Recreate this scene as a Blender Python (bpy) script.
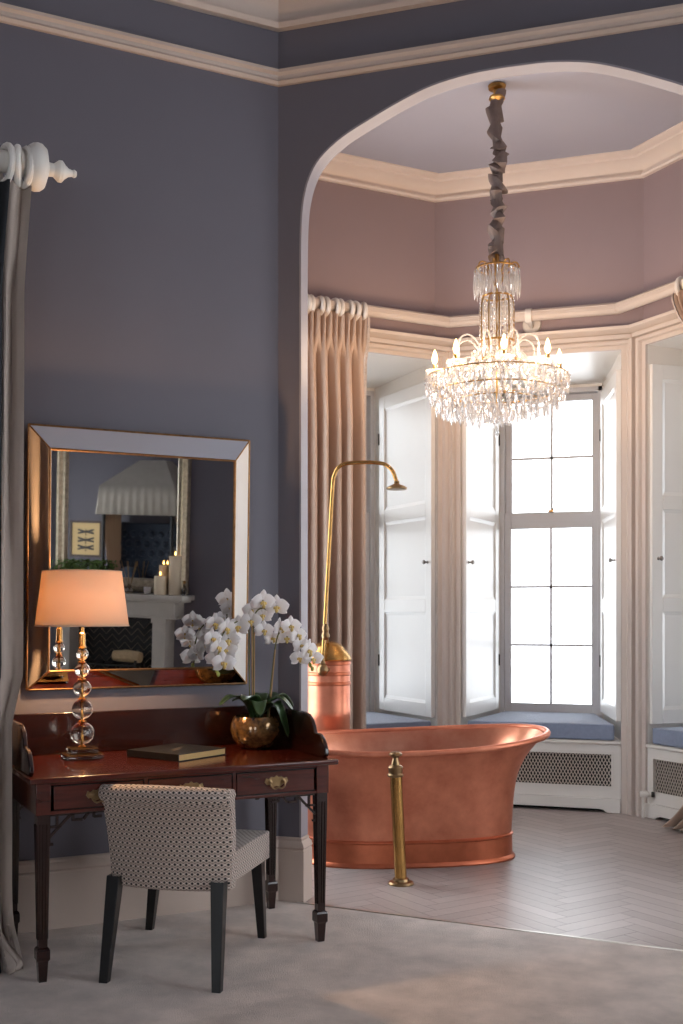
import bpy, bmesh, math, random
from mathutils import Vector, Matrix, Euler
random.seed(11)
PI = math.pi
S = bpy.context.scene
COL = S.collection
for o in list(bpy.data.objects):
    bpy.data.objects.remove(o)

# ------------------------------------------------------------------ camera, sky, exposure
cam = bpy.data.objects.new('camera', bpy.data.cameras.new('camera'))
COL.objects.link(cam)
cam.location = (0, 0, 1.38)
cam.rotation_euler = (PI/2, 0, math.radians(18.1))
cam.data.sensor_fit = 'HORIZONTAL'
cam.data.sensor_width = 36
cam.data.lens = 36*1120/683
cam.data.shift_y = (615-512)/683
cam.data.clip_end = 100
S.camera = cam
S.view_settings.view_transform = 'Standard'
S.view_settings.look = 'None'
S.view_settings.gamma = 1
S.view_settings.use_curve_mapping = False
S.view_settings.exposure = 0.0
S.cycles.use_denoising = True
S.cycles.caustics_reflective = False
S.cycles.caustics_refractive = False
S.cycles.max_bounces = 10
S.cycles.diffuse_bounces = 5
S.cycles.glossy_bounces = 6
S.cycles.transmission_bounces = 8
S.cycles.transparent_max_bounces = 16
S.cycles.sample_clamp_indirect = 6

SKY = 6.8            # overcast sky
CANDLE_W = 7.2       # each chandelier candle
LAMP_W = 54.0         # table lamp bulb
w = bpy.data.worlds.new('sky'); S.world = w; w.use_nodes = True
wn = w.node_tree.nodes
wn['Background'].inputs[0].default_value = (0.90, 0.95, 1.0, 1)
wn['Background'].inputs[1].default_value = SKY

# ------------------------------------------------------------------ helpers
def lin(c):
    return tuple(((v/255)/12.92 if v/255 <= .04045 else ((v/255+.055)/1.055)**2.4) for v in c)

MATS = {}
def mat(name, rgb, rough=.5, metal=0, var=0, scale=8, bump=0, bscale=60, spec=.5, coat=0, stretch=None, rgb2=None, trans=0, ior=1.45, sheen=0):
    m = bpy.data.materials.new(name); m.use_nodes = True
    nt = m.node_tree; b = nt.nodes['Principled BSDF']
    col = lin(rgb)
    b.inputs['Base Color'].default_value = (*col, 1)
    b.inputs['Roughness'].default_value = rough
    b.inputs['Metallic'].default_value = metal
    b.inputs['Specular IOR Level'].default_value = spec
    b.inputs['Coat Weight'].default_value = coat
    b.inputs['Coat Roughness'].default_value = .08
    b.inputs['Transmission Weight'].default_value = trans
    b.inputs['IOR'].default_value = ior
    b.inputs['Sheen Weight'].default_value = sheen
    tc = None
    if var or bump:
        tc = nt.nodes.new('ShaderNodeTexCoord')
        mp = nt.nodes.new('ShaderNodeMapping')
        nt.links.new(tc.outputs['Object'], mp.inputs[0])
        if stretch: mp.inputs['Scale'].default_value = stretch
    if var:
        n = nt.nodes.new('ShaderNodeTexNoise'); n.inputs['Scale'].default_value = scale
        n.inputs['Detail'].default_value = 6; n.inputs['Roughness'].default_value = .6
        nt.links.new(mp.outputs[0], n.inputs['Vector'])
        r = nt.nodes.new('ShaderNodeValToRGB')
        r.color_ramp.elements[0].position = .3; r.color_ramp.elements[1].position = .7
        c2 = lin(rgb2) if rgb2 else tuple(v*(1-var) for v in col)
        r.color_ramp.elements[0].color = (*c2, 1); r.color_ramp.elements[1].color = (*col, 1)
        nt.links.new(n.outputs[0], r.inputs[0]); nt.links.new(r.outputs[0], b.inputs['Base Color'])
    if bump:
        n2 = nt.nodes.new('ShaderNodeTexNoise'); n2.inputs['Scale'].default_value = bscale; n2.inputs['Detail'].default_value = 4
        nt.links.new(mp.outputs[0], n2.inputs['Vector'])
        bp = nt.nodes.new('ShaderNodeBump'); bp.inputs['Strength'].default_value = bump; bp.inputs['Distance'].default_value = .01
        nt.links.new(n2.outputs[0], bp.inputs['Height']); nt.links.new(bp.outputs[0], b.inputs['Normal'])
    MATS[name] = m
    return m

def emit(name, rgb, strength):
    m = bpy.data.materials.new(name); m.use_nodes = True
    nt = m.node_tree; b = nt.nodes['Principled BSDF']
    b.inputs['Base Color'].default_value = (*lin(rgb), 1)
    b.inputs['Emission Color'].default_value = (*lin(rgb), 1); b.inputs['Emission Strength'].default_value = strength
    return m

class MB:
    """collects shapes for ONE mesh"""
    def __init__(s): s.bm = bmesh.new()
    def _x(s, vs, M):
        if M is not None:
            for v in vs: v.co = M @ v.co
    def box(s, a, b, M=None):
        x0, y0, z0 = a; x1, y1, z1 = b
        vs = [s.bm.verts.new(p) for p in [(x0,y0,z0),(x1,y0,z0),(x1,y1,z0),(x0,y1,z0),(x0,y0,z1),(x1,y0,z1),(x1,y1,z1),(x0,y1,z1)]]
        for f in [(0,3,2,1),(4,5,6,7),(0,1,5,4),(1,2,6,5),(2,3,7,6),(3,0,4,7)]:
            s.bm.faces.new([vs[i] for i in f])
        s._x(vs, M); return s
    def face(s, pts, M=None):
        vs = [s.bm.verts.new(p) for p in pts]; s.bm.faces.new(vs); s._x(vs, M); return s
    def grid(s, rows, close_u=False, close_v=False, M=None):
        g = [[s.bm.verts.new(p) for p in r] for r in rows]
        nr, nc = len(g), len(g[0])
        for i in range(nr if close_v else nr-1):
            for j in range(nc if close_u else nc-1):
                s.bm.faces.new([g[i][j], g[i][(j+1) % nc], g[(i+1) % nr][(j+1) % nc], g[(i+1) % nr][j]])
        s._x([v for r in g for v in r], M); return g
    def lathe(s, prof, n=24, M=None, cap=True):
        rows = [[(r*math.cos(2*PI*k/n), r*math.sin(2*PI*k/n), z) for k in range(n)] for r, z in prof]
        g = s.grid(rows, close_u=True)
        if cap:
            s.bm.faces.new(list(reversed(g[0]))); s.bm.faces.new(g[-1])
        s._x([v for r in g for v in r], M); return s
    def tube(s, pts, r, n=10, M=None, cap=True, closed=False):
        pts = [Vector(p) for p in pts]; rows = []
        N = len(pts); up = None
        for i, p in enumerate(pts):
            if closed: t = (pts[(i+1) % N]-pts[i-1]).normalized()
            else: t = (pts[min(i+1, N-1)]-pts[max(i-1, 0)]).normalized()
            if up is None:
                up = Vector((0,0,1)) if abs(t.z) < .9 else Vector((1,0,0))
            a = (up-t*up.dot(t)).normalized(); up = a; b = t.cross(a)
            rr = r[i] if isinstance(r, (list, tuple)) else r
            rows.append([p+(a*math.cos(2*PI*k/n)+b*math.sin(2*PI*k/n))*rr for k in range(n)])
        g = s.grid(rows, close_u=True, close_v=closed)
        if cap and not closed:
            s.bm.faces.new(list(reversed(g[0]))); s.bm.faces.new(g[-1])
        s._x([v for q in g for v in q], M); return s
    def prism(s, poly, z0, z1, M=None):
        a = [s.bm.verts.new((x, y, z0)) for x, y in poly]; b = [s.bm.verts.new((x, y, z1)) for x, y in poly]
        n = len(poly)
        for i in range(n): s.bm.faces.new([a[i], a[(i+1) % n], b[(i+1) % n], b[i]])
        s.bm.faces.new(list(reversed(a))); s.bm.faces.new(b)
        s._x(a+b, M); return s
    def sphere(s, c, r, n=16, sc=(1,1,1), M=None):
        rows = []
        for i in range(1, n//2):
            th = PI*i/(n//2)
            rows.append([(c[0]+r*sc[0]*math.sin(th)*math.cos(2*PI*k/n), c[1]+r*sc[1]*math.sin(th)*math.sin(2*PI*k/n), c[2]-r*sc[2]*math.cos(th)) for k in range(n)])
        g = s.grid(rows, close_u=True)
        t = s.bm.verts.new((c[0], c[1], c[2]-r*sc[2])); u = s.bm.verts.new((c[0], c[1], c[2]+r*sc[2]))
        for k in range(n):
            s.bm.faces.new([t, g[0][(k+1) % n], g[0][k]]); s.bm.faces.new([u, g[-1][k], g[-1][(k+1) % n]])
        s._x([v for q in g for v in q]+[t, u], M); return s
    def sweep(s, path, prof, closed_prof=True, cap=True):
        """profile [(offset to the left of travel, z)] mitred along a 2-D path"""
        P = [Vector((p[0], p[1])) for p in path]; rows = []
        for i, p in enumerate(P):
            d0 = (P[i]-P[i-1]).normalized() if i else (P[1]-P[0]).normalized()
            d1 = (P[i+1]-P[i]).normalized() if i < len(P)-1 else d0
            n0 = Vector((-d0.y, d0.x)); n1 = Vector((-d1.y, d1.x))
            m = (n0+n1).normalized(); k = 1/max(.2, m.dot(n0))
            rows.append([(p.x+m.x*k*o, p.y+m.y*k*o, z) for o, z in prof])
        g = s.grid(rows, close_u=closed_prof)
        if cap and closed_prof:
            s.bm.faces.new(list(reversed(g[0]))); s.bm.faces.new(g[-1])
        return s

def link(o, parent=None):
    COL.objects.link(o)
    if parent is not None: o.parent = parent
    return o

def obj(name, mb, m, parent=None, M=None, smooth=35, bevel=0, seg=2, uv=False, subsurf=0, solid=0, label=None):
    bm = mb.bm
    if M is not None: bmesh.ops.transform(bm, matrix=M, verts=bm.verts)
    if not getattr(mb, 'keep', False): bmesh.ops.recalc_face_normals(bm, faces=bm.faces)
    if uv:
        L = bm.loops.layers.uv.new('uv')
        for f in bm.faces:
            nx, ny, nz = (abs(v) for v in f.normal)
            for l in f.loops:
                c = l.vert.co
                l[L].uv = (c.x, c.y) if nz >= max(nx, ny) else ((c.x, c.z) if ny >= nx else (c.y, c.z))
    me = bpy.data.meshes.new(name); bm.to_mesh(me); bm.free()
    for mm in (m if isinstance(m, (list, tuple)) else [m]): me.materials.append(mm)
    if smooth:
        me.shade_smooth(); me.set_sharp_from_angle(angle=math.radians(smooth))
    o = bpy.data.objects.new(name, me); link(o, parent)
    if solid:
        md = o.modifiers.new('solid', 'SOLIDIFY'); md.thickness = solid; md.offset = 0
    if bevel:
        md = o.modifiers.new('bevel', 'BEVEL'); md.width = bevel; md.segments = seg; md.limit_method = 'ANGLE'; md.angle_limit = math.radians(40)
        md.harden_normals = False
    if subsurf:
        md = o.modifiers.new('sub', 'SUBSURF'); md.levels = subsurf; md.render_levels = subsurf
    if label: o['label'] = label
    return o

def tag(o, label, cat, group=None, kind=None):
    o['label'] = label; o['category'] = cat
    if group: o['group'] = group
    if kind: o['kind'] = kind
    return o

def thing(name, label, cat, loc=(0,0,0), rot=(0,0,0), group=None):
    o = bpy.data.objects.new(name, None); o.empty_display_size = .1
    o.location = loc; o.rotation_euler = rot; link(o)
    return tag(o, label, cat, group)

def struct(name, mb, m, parent=None, **k):
    o = obj(name, mb, m, parent, **k)
    if parent is None: o['kind'] = 'structure'
    return o

def sroot(name, loc=(0,0,0), rot=(0,0,0)):
    o = bpy.data.objects.new(name, None); o.empty_display_size = .1; o.location = loc; o.rotation_euler = rot
    link(o); o['kind'] = 'structure'; return o

def child(src, name, parent, loc=(0,0,0), rot=(0,0,0), scale=(1,1,1)):
    o = src.copy(); o.name = name; COL.objects.link(o); o.parent = parent; o.location = loc; o.rotation_euler = rot; o.scale = scale
    return o

def TR(loc=(0,0,0), rz=0, rx=0, ry=0):
    return Matrix.Translation(loc) @ Euler((rx, ry, rz)).to_matrix().to_4x4()

def spline(pts, n=8):
    """Catmull-Rom through points"""
    P = [Vector(p) for p in pts]; out = []
    for i in range(len(P)-1):
        p0 = P[max(i-1, 0)]; p1 = P[i]; p2 = P[i+1]; p3 = P[min(i+2, len(P)-1)]
        for k in range(n):
            t = k/n
            out.append(.5*((2*p1)+(p2-p0)*t+(2*p0-5*p1+4*p2-p3)*t*t+(3*p1-p0-3*p2+p3)*t**3))
    out.append(P[-1]); return out

# ------------------------------------------------------------------ materials
paint_room = mat('slate_paint', (98,94,102), .6, var=.06, scale=2, bump=.03, bscale=150)
paint_bay = mat('lit_bay_paint', (160,143,146), .6, var=.05, scale=2, bump=.03, bscale=150)  # room wall paint lightened and warmed: the bay's light put into its colour
white_paint = mat('white_paint', (226,222,216), .38, var=.03, scale=3)
shutter_paint = mat('shutter_white', (232,231,228), .35, var=.03, scale=3)
ceiling_paint = mat('ceiling_paint', (178,180,194), .7, var=.04, scale=2)
cornice_paint = mat('cornice_cream', (238,226,216), .5, var=.04, scale=4)
trim_bay = mat('trim_cream', (206,194,185), .42, var=.03, scale=3)
trim_room = mat('trim_taupe', (190,172,160), .5, var=.06, scale=3)
jamb_paint = mat('jamb_paint', (146,140,145), .5, var=.04, scale=3)
sash_paint = mat('sash_paint', (200,200,204), .4)
carpet_m = mat('carpet_wool', (226,209,198), .95, var=.36, scale=5, bump=.6, bscale=260, spec=.1, sheen=.3)
mahogany = mat('mahogany', (84,30,20), .2, var=.55, scale=5, stretch=(1,9,9), coat=.5, rgb2=(54,18,12))
mahogany_dark = mat('mahogany_dark', (44,20,17), .25, var=.5, scale=6, stretch=(6,6,1), coat=.4, rgb2=(20,9,9))
mahogany_mid = mat('mahogany_gallery', (44,18,13), .22, var=.5, scale=5, stretch=(1,9,9), coat=.5, rgb2=(28,11,9))
ebony = mat('dark_leg', (15,14,16), .3, coat=.3)
brass = mat('brass', (198,152,90), .27, 1, var=.25, scale=14)
old_brass = mat('aged_brass', (160,132,96), .34, 1, var=.35, scale=18)
bronze = mat('bronze_bead', (150,112,76), .4, 1, var=.4, scale=40)
gold = mat('gold_leaf', (200,158,96), .3, 1, var=.3, scale=30)
copper = mat('copper', (232,152,120), .40, .78, var=.4, scale=7, bump=.12, bscale=16, rgb2=(204,122,94))
copper_in = mat('copper_bright', (240,170,138), .3, .95, var=.25, scale=5, bump=.06, bscale=18, rgb2=(216,130,100))
copper_band = mat('copper_band', (214,124,90), .36, .9, var=.3, scale=8)
silk = mat('beige_silk', (194,170,152), .5, var=.1, scale=3, bump=.1, bscale=160, sheen=.3)
silk_trim = mat('lace_trim', (216,204,198), .7, var=.45, scale=90)
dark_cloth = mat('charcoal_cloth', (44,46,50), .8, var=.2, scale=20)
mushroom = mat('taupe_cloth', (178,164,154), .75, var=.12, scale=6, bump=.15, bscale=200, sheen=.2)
sleeve_m = mat('sleeve_silk', (132,116,110), .5, var=.35, scale=14, bump=.3, bscale=60)
cushion_m = mat('cushion_linen', (140,152,176), .85, var=.14, scale=40, bump=.25, bscale=300, sheen=.2)
mirror_m = mat('mirror_silver', (236,236,236), .015, 1)
petal_m = mat('petal_white', (246,242,242), .5, var=.06, scale=20)
def translucent(m, f):
    nt = m.node_tree; b_ = nt.nodes['Principled BSDF']; o_ = nt.nodes['Material Output']; t_ = nt.nodes.new('ShaderNodeBsdfTranslucent'); t_.inputs[0].default_value = (.95, .92, .92, 1)
    x_ = nt.nodes.new('ShaderNodeMixShader'); x_.inputs[0].default_value = f
    nt.links.new(b_.outputs[0], x_.inputs[1]); nt.links.new(t_.outputs[0], x_.inputs[2]); nt.links.new(x_.outputs[0], o_.inputs[0])
translucent(petal_m, .4)
lip_m = mat('flower_lip', (226,196,120), .5, var=.3, scale=40)
leaf_m = mat('orchid_leaf', (58,84,46), .32, var=.4, scale=8, coat=.3)
bud_m = mat('bud_green', (150,160,80), .5)
stem_m = mat('stem_green', (96,96,52), .5)
stake_m = mat('bamboo_stake', (150,118,76), .5)
pot_m = mat('mottled_gold', (150,112,64), .14, .45, var=.9, scale=38, coat=.5, rgb2=(28,26,28))
moss_m = mat('moss', (60,66,38), .95, var=.5, scale=40, bump=.8, bscale=60)
book_m = mat('black_leather', (17,16,16), .45, bump=.15, bscale=200)
page_m = mat('page_edges', (214,180,120), .8, var=.3, scale=30, stretch=(1,1,60))
marble = mat('pale_stone', (196,190,180), .5, var=.12, scale=6)
wax = mat('ivory_wax', (232,214,184), .5)
black_m = mat('firebox_shade_black', (22,22,24), .7)  # also used as painted shade behind the seat grilles
velvet = mat('navy_velvet', (34,52,74), .55, var=.3, scale=8, sheen=.4)
valance_m = mat('valance_linen', (190,180,166), .8, var=.12, scale=10)
wood_black = mat('black_post', (24,22,22), .4)
chrome = mat('pewter_knob', (150,146,142), .3, 1)
iron = mat('hinge_iron', (70,68,66), .5, 1)
def bulb_glass(name, rgb, strength):
    m = bpy.data.materials.new(name); m.use_nodes = True; nt = m.node_tree; nt.nodes.clear()
    o = nt.nodes.new('ShaderNodeOutputMaterial'); e = nt.nodes.new('ShaderNodeEmission'); t = nt.nodes.new('ShaderNodeBsdfTransparent'); a = nt.nodes.new('ShaderNodeAddShader')
    e.inputs[0].default_value = (*lin(rgb), 1); e.inputs[1].default_value = strength
    nt.links.new(e.outputs[0], a.inputs[0]); nt.links.new(t.outputs[0], a.inputs[1]); nt.links.new(a.outputs[0], o.inputs[0]); return m
bulb_m = bulb_glass('candle_bulb', (255,206,140), 6)
flame_m = emit('candle_flame', (255,190,100), 12)

def glass(name, rough=0, tint=(255,255,255), ior=1.5):
    m = bpy.data.materials.new(name); m.use_nodes = True; nt = m.node_tree; nt.nodes.clear()
    o = nt.nodes.new('ShaderNodeOutputMaterial'); g = nt.nodes.new('ShaderNodeBsdfGlossy'); t = nt.nodes.new('ShaderNodeBsdfTransparent')
    f = nt.nodes.new('ShaderNodeFresnel'); f.inputs[0].default_value = ior
    mx = nt.nodes.new('ShaderNodeMixShader'); g.inputs['Roughness'].default_value = rough
    t.inputs[0].default_value = (*lin(tint), 1)
    nt.links.new(f.outputs[0], mx.inputs[0]); nt.links.new(t.outputs[0], mx.inputs[1]); nt.links.new(g.outputs[0], mx.inputs[2]); nt.links.new(mx.outputs[0], o.inputs[0])
    return m
pane_m = glass('window_glass')

def crystal_mat(name, tint, body, gloss):
    m = bpy.data.materials.new(name); m.use_nodes = True; nt = m.node_tree; nt.nodes.clear()
    o = nt.nodes.new('ShaderNodeOutputMaterial'); t = nt.nodes.new('ShaderNodeBsdfTransparent'); t.inputs[0].default_value = (*lin(tint), 1)
    d = nt.nodes.new('ShaderNodeBsdfTranslucent'); d.inputs[0].default_value = (.98, .98, .98, 1)
    d0 = nt.nodes.new('ShaderNodeBsdfDiffuse'); d0.inputs[0].default_value = (.98, .98, .98, 1)
    g = nt.nodes.new('ShaderNodeBsdfGlossy'); g.inputs['Roughness'].default_value = .06
    def mix(f, p, q_):
        n = nt.nodes.new('ShaderNodeMixShader'); n.inputs[0].default_value = f; nt.links.new(p.outputs[0], n.inputs[1]); nt.links.new(q_.outputs[0], n.inputs[2]); return n
    nt.links.new(mix(body, mix(gloss, t, g), mix(.5, d, d0)).outputs[0], o.inputs[0])
    return m
crystal = crystal_mat('cut_crystal', (255,255,255), .20, .42)
def real_glass(name, tint):
    m = bpy.data.materials.new(name); m.use_nodes = True; b = m.node_tree.nodes['Principled BSDF']
    b.inputs['Base Color'].default_value = (*lin(tint), 1); b.inputs['Transmission Weight'].default_value = 1; b.inputs['Roughness'].default_value = .01; b.inputs['IOR'].default_value = 1.5
    return m
lamp_glass = real_glass('clear_glass', (250,240,226))

def shade_mat():
    m = bpy.data.materials.new('linen_shade'); m.use_nodes = True; nt = m.node_tree; b = nt.nodes['Principled BSDF']
    o = nt.nodes['Material Output']
    b.inputs['Base Color'].default_value = (*lin((220,198,174)), 1); b.inputs['Roughness'].default_value = .9
    t = nt.nodes.new('ShaderNodeBsdfTranslucent'); t.inputs[0].default_value = (*lin((238,210,178)), 1)
    mx = nt.nodes.new('ShaderNodeMixShader'); mx.inputs[0].default_value = .24
    nt.links.new(b.outputs[0], mx.inputs[1]); nt.links.new(t.outputs[0], mx.inputs[2]); nt.links.new(mx.outputs[0], o.inputs[0])
    return m
shade_m = shade_mat()

def chair_fabric():
    m = bpy.data.materials.new('dotted_weave'); m.use_nodes = True; nt = m.node_tree; b = nt.nodes['Principled BSDF']
    b.inputs['Roughness'].default_value = .85; b.inputs['Sheen Weight'].default_value = .2
    uv = nt.nodes.new('ShaderNodeUVMap')
    def N(t, **k):
        n = nt.nodes.new(t)
        for a, v in k.items(): setattr(n, a, v)
        return n
    def dots(off, r):
        s = N('ShaderNodeVectorMath', operation='MULTIPLY_ADD'); s.inputs[1].default_value = (46, 46*.62, 0); s.inputs[2].default_value = (off[0], off[1], 0)
        nt.links.new(uv.outputs[0], s.inputs[0])
        f = N('ShaderNodeVectorMath', operation='FRACTION'); nt.links.new(s.outputs[0], f.inputs[0])
        c = N('ShaderNodeVectorMath', operation='SUBTRACT'); c.inputs[1].default_value = (.5, .5, 0); nt.links.new(f.outputs[0], c.inputs[0])
        sc = N('ShaderNodeVectorMath', operation='MULTIPLY'); sc.inputs[1].default_value = (1, 1.6, 0); nt.links.new(c.outputs[0], sc.inputs[0])
        l = N('ShaderNodeVectorMath', operation='LENGTH'); nt.links.new(sc.outputs[0], l.inputs[0])
        q = N('ShaderNodeMath', operation='LESS_THAN'); q.inputs[1].default_value = r; nt.links.new(l.outputs['Value'], q.inputs[0])
        return q
    def mx(fac, a, bcol):
        n = N('ShaderNodeMix', data_type='RGBA'); nt.links.new(fac, n.inputs[0])
        if isinstance(a, tuple): n.inputs[6].default_value = (*lin(a), 1)
        else: nt.links.new(a, n.inputs[6])
        n.inputs[7].default_value = (*lin(bcol), 1); return n.outputs[2]
    def either(o1, o2, r):
        a = N('ShaderNodeMath', operation='MAXIMUM'); nt.links.new(dots(o1, r).outputs[0], a.inputs[0]); nt.links.new(dots(o2, r).outputs[0], a.inputs[1]); return a.outputs[0]
    c = mx(either((0,0), (.5,.5), .43), (132,117,110), (186,170,159))
    c = mx(either((.5,0), (0,.5), .13), c, (226,216,206))
    c = mx(either((0,0), (.5,.5), .205), c, (26,23,27))
    nt.links.new(c, b.inputs['Base Color'])
    return m
fabric_m = chair_fabric()

def plank_mat():
    m = bpy.data.materials.new('oak_herringbone'); m.use_nodes = True; nt = m.node_tree; b = nt.nodes['Principled BSDF']
    a = nt.nodes.new('ShaderNodeAttribute'); a.attribute_name = 'tone'
    tc = nt.nodes.new('ShaderNodeTexCoord'); n = nt.nodes.new('ShaderNodeTexNoise'); n.inputs['Scale'].default_value = 30; n.inputs['Detail'].default_value = 6
    nt.links.new(tc.outputs['Object'], n.inputs[0])
    r = nt.nodes.new('ShaderNodeValToRGB'); r.color_ramp.elements[0].color = (*lin((158,146,141)), 1); r.color_ramp.elements[1].color = (*lin((196,184,179)), 1)
    ad = nt.nodes.new('ShaderNodeMath'); ad.operation = 'MULTIPLY_ADD'; ad.inputs[1].default_value = .35
    nt.links.new(n.outputs[0], ad.inputs[0]); nt.links.new(a.outputs['Fac'], ad.inputs[2]); nt.links.new(ad.outputs[0], r.inputs[0]); nt.links.new(r.outputs[0], b.inputs['Base Color'])
    b.inputs['Roughness'].default_value = .3
    bp = nt.nodes.new('ShaderNodeBump'); bp.inputs['Strength'].default_value = .12; bp.inputs['Distance'].default_value = .01
    nt.links.new(n.outputs[0], bp.inputs['Height']); nt.links.new(bp.outputs[0], b.inputs['Normal'])
    return m
plank_m = plank_mat(); plank_m.node_tree.nodes['Principled BSDF'].inputs['Roughness'].default_value = .4
gap_m = mat('floor_gaps', (46,40,38), .8)

# ------------------------------------------------------------------ the place: plan
q = math.sqrt(.5)
C = (-1.975, 5.057)                     # corner between the mirror wall and the arch wall
CEIL = 4.56
E2 = Vector((-q, -q)); N2 = Vector((q, -q))
A225 = math.radians(225)
def LW(s, d, z=0):                      # mirror-wall coordinates -> world
    return (C[0]+E2.x*s+N2.x*d, C[1]+E2.y*s+N2.y*d, z)
BL = (-1.912, 8.068); BR = (-.423, 8.068); BLEN = 1.489
BLE = (BL[0]-q*BLEN, BL[1]-q*BLEN); BRE = (BR[0]+q*BLEN, BR[1]-q*BLEN)
AY0, AY1 = 5.057, 5.145                 # arch wall faces
AX0, AX1 = -1.866, .146                 # arch opening
WX, EX, SY = -4.0, 3.6, -5.0            # other walls of the room
WLS = 2.864                             # length of mirror wall

# ---- floors
carpet = MB()
carpet.prism([(C[0], C[1]), (AX0, AY0), (AX0, 5.018), (-1.33, 4.945), (-.67, 4.858), (-.10, 4.79), (AX1, 4.765), (AX1, AY0), (EX, AY0), (EX, SY), (WX, SY), (WX, 3.03)], -.03, .006)
struct('floor_carpet', carpet, carpet_m, smooth=0)
thr = MB()
tp = [(AX0+.002, 5.018), (-1.33, 4.945), (-.67, 4.858), (-.10, 4.79), (AX1, 4.765)]
thr.sweep(tp, [(-.006, .0), (.014, .0), (.012, .009), (-.004, .010)])
struct('trim_threshold', thr, mat('threshold_metal', (206,198,190), .3, .8))

def herringbone():
    W, n = .085, 5; L = W*n
    bm = bmesh.new(); rot = Matrix.Rotation(math.radians(51.6), 2); org = Vector((-.72, 6.14))
    tones = []
    def add(x0, y0, x1, y1):
        g = .0009
        pts = [rot @ Vector(p)+org for p in ((x0+g, y0+g), (x1-g, y0+g), (x1-g, y1-g), (x0+g, y1-g))]
        c = sum(pts, Vector((0,0)))/4
        if not (-3.3 < c.x < 1.0 and 4.3 < c.y < 8.5): return
        bm.faces.new([bm.verts.new((p.x, p.y, 0)) for p in pts]); tones.append(random.uniform(.1, .5))
    for i in range(-50, 51):
        for k in range(-7, 8):
            ox = i*W+2*L*k; oy = i*W
            add(ox, oy, ox+L, oy+W)
            add(ox, oy+W, ox+W, oy+W+L)
    me = bpy.data.meshes.new('floor'); bm.to_mesh(me); bm.free(); me.materials.append(plank_m)
    at = me.attributes.new('tone', 'FLOAT', 'FACE')
    for i, t in enumerate(tones): at.data[i].value = t
    o = bpy.data.objects.new('floor', me); link(o); o['kind'] = 'structure'
    b = MB(); b.box((-3.4, 4.6, -.05), (1.1, 9.2, -.0015)); struct('floor_base', b, gap_m, smooth=0)
herringbone()

# ---- ceiling
cl = MB(); cl.box((WX-.2, SY-.2, CEIL), (EX+.2, 9.3, CEIL+.1)); struct('ceiling', cl, ceiling_paint, smooth=0)

# ---- wall with mirror
def wall_box(name, frame, L, holes, z0, z1, th, m):
    """wall slab in a frame (x along, y into the room), with rectangular holes"""
    mb = MB(); xs = sorted(set([0, L]+[h[0] for h in holes]+[h[1] for h in holes]))
    for a, b in zip(xs, xs[1:]):
        hz = [h for h in holes if h[0] <= a+1e-6 and h[1] >= b-1e-6]
        if not hz: mb.box((a, -th, z0), (b, 0, z1))
        else:
            h = hz[0]
            if h[2] > z0: mb.box((a, -th, z0), (b, 0, h[2]))
            if h[3] < z1: mb.box((a, -th, h[3]), (b, 0, z1))
    return struct(name, mb, m, M=frame, smooth=0)
FL = TR((C[0], C[1], 0), A225)
wall_box('wall_left', FL, WLS, [], 0, CEIL, .3, paint_room)
FW = TR((WX, SY, 0), -PI/2+PI) ; FW = Matrix(((0,1,0,WX),(-1,0,0,3.03),(0,0,1,0),(0,0,0,1)))
wall_box('wall_west', FW, 8.03, [], 0, CEIL, .2, paint_room)
FE = Matrix(((0,-1,0,EX),(1,0,0,SY),(0,0,1,0),(0,0,0,1)))
wall_box('wall_east', FE, AY0-SY, [(7.6, 9.6, .5, 3.6)], 0, CEIL, .2, paint_room)  # unseen window, added and sized for fill daylight
FS = TR((WX, SY, 0), 0)
wall_box('wall_back', FS, EX-WX, [(.8, 2.4, .5, 3.3), (4.4, 6.0, .5, 3.3)], 0, CEIL, .2, paint_room)  # two unseen windows, put in to light the room from behind the camera

# ---- arch wall
half = [(-1.866, 3.08), (-1.863, 3.25), (-1.852, 3.37), (-1.822, 3.48), (-1.765, 3.57), (-1.655, 3.655), (-1.51, 3.725), (-1.365, 3.787), (-1.217, 3.836), (-1.04, 3.864), (-.86, 3.870)]
hp = spline([(a, 0, b) for a, b in half], 4)
arch = [(AX0, 0.0)]+[(p.x, p.z) for p in hp]
arch += [(-1.72-x, z) for x, z in reversed(arch[:-1])]
aw = MB()
rows = [[(x, AY0, z) for x, z in arch], [(x, AY1, z) for x, z in arch]]
for Y in (AY0, AY1):
    aw.face([(C[0]-.0, Y, 0), (AX0, Y, 0), (AX0, Y, 3.08), (AX0, Y, CEIL), (C[0]-.0, Y, CEIL)])
    aw.face([(AX1, Y, 0), (EX, Y, 0), (EX, Y, CEIL), (AX1, Y, CEIL)])
    for (x0, z0), (x1, z1) in zip(arch[1:-1], arch[2:-1]):
        aw.face([(x0, Y, z0), (x1, Y, z1), (x1, Y, CEIL), (x0, Y, CEIL)])
aw.face([(C[0], AY0, 0), (C[0], AY0, CEIL), (C[0]-.14, AY1, CEIL), (C[0]-.14, AY1, 0)])
aw.box((-3.1, AY1-.05, 0), (C[0]-.1, AY1, CEIL))
aw.grid(rows)
bmesh.ops.remove_doubles(aw.bm, verts=aw.bm.verts, dist=.0005)
struct('wall_arch', aw, paint_room, smooth=0)
al = MB()
def off(k):                              # lining stands k inside the opening
    out = []
    for i, (x, z) in enumerate(arch):
        a = arch[max(i-1, 0)]; b = arch[min(i+1, len(arch)-1)]
        t = Vector((b[0]-a[0], b[1]-a[1])).normalized(); out.append((x+t.y*k, z-t.x*k))
    return out
o0, o1 = off(.0005), off(.010)
al.grid([[(x, AY0-.003, z) for x, z in o0], [(x, AY0-.003, z) for x, z in o1], [(x, AY1+.003, z) for x, z in o1], [(x, AY1+.003, z) for x, z in o0]], close_v=True)
struct('trim_arch', al, jamb_paint, smooth=50)

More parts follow.
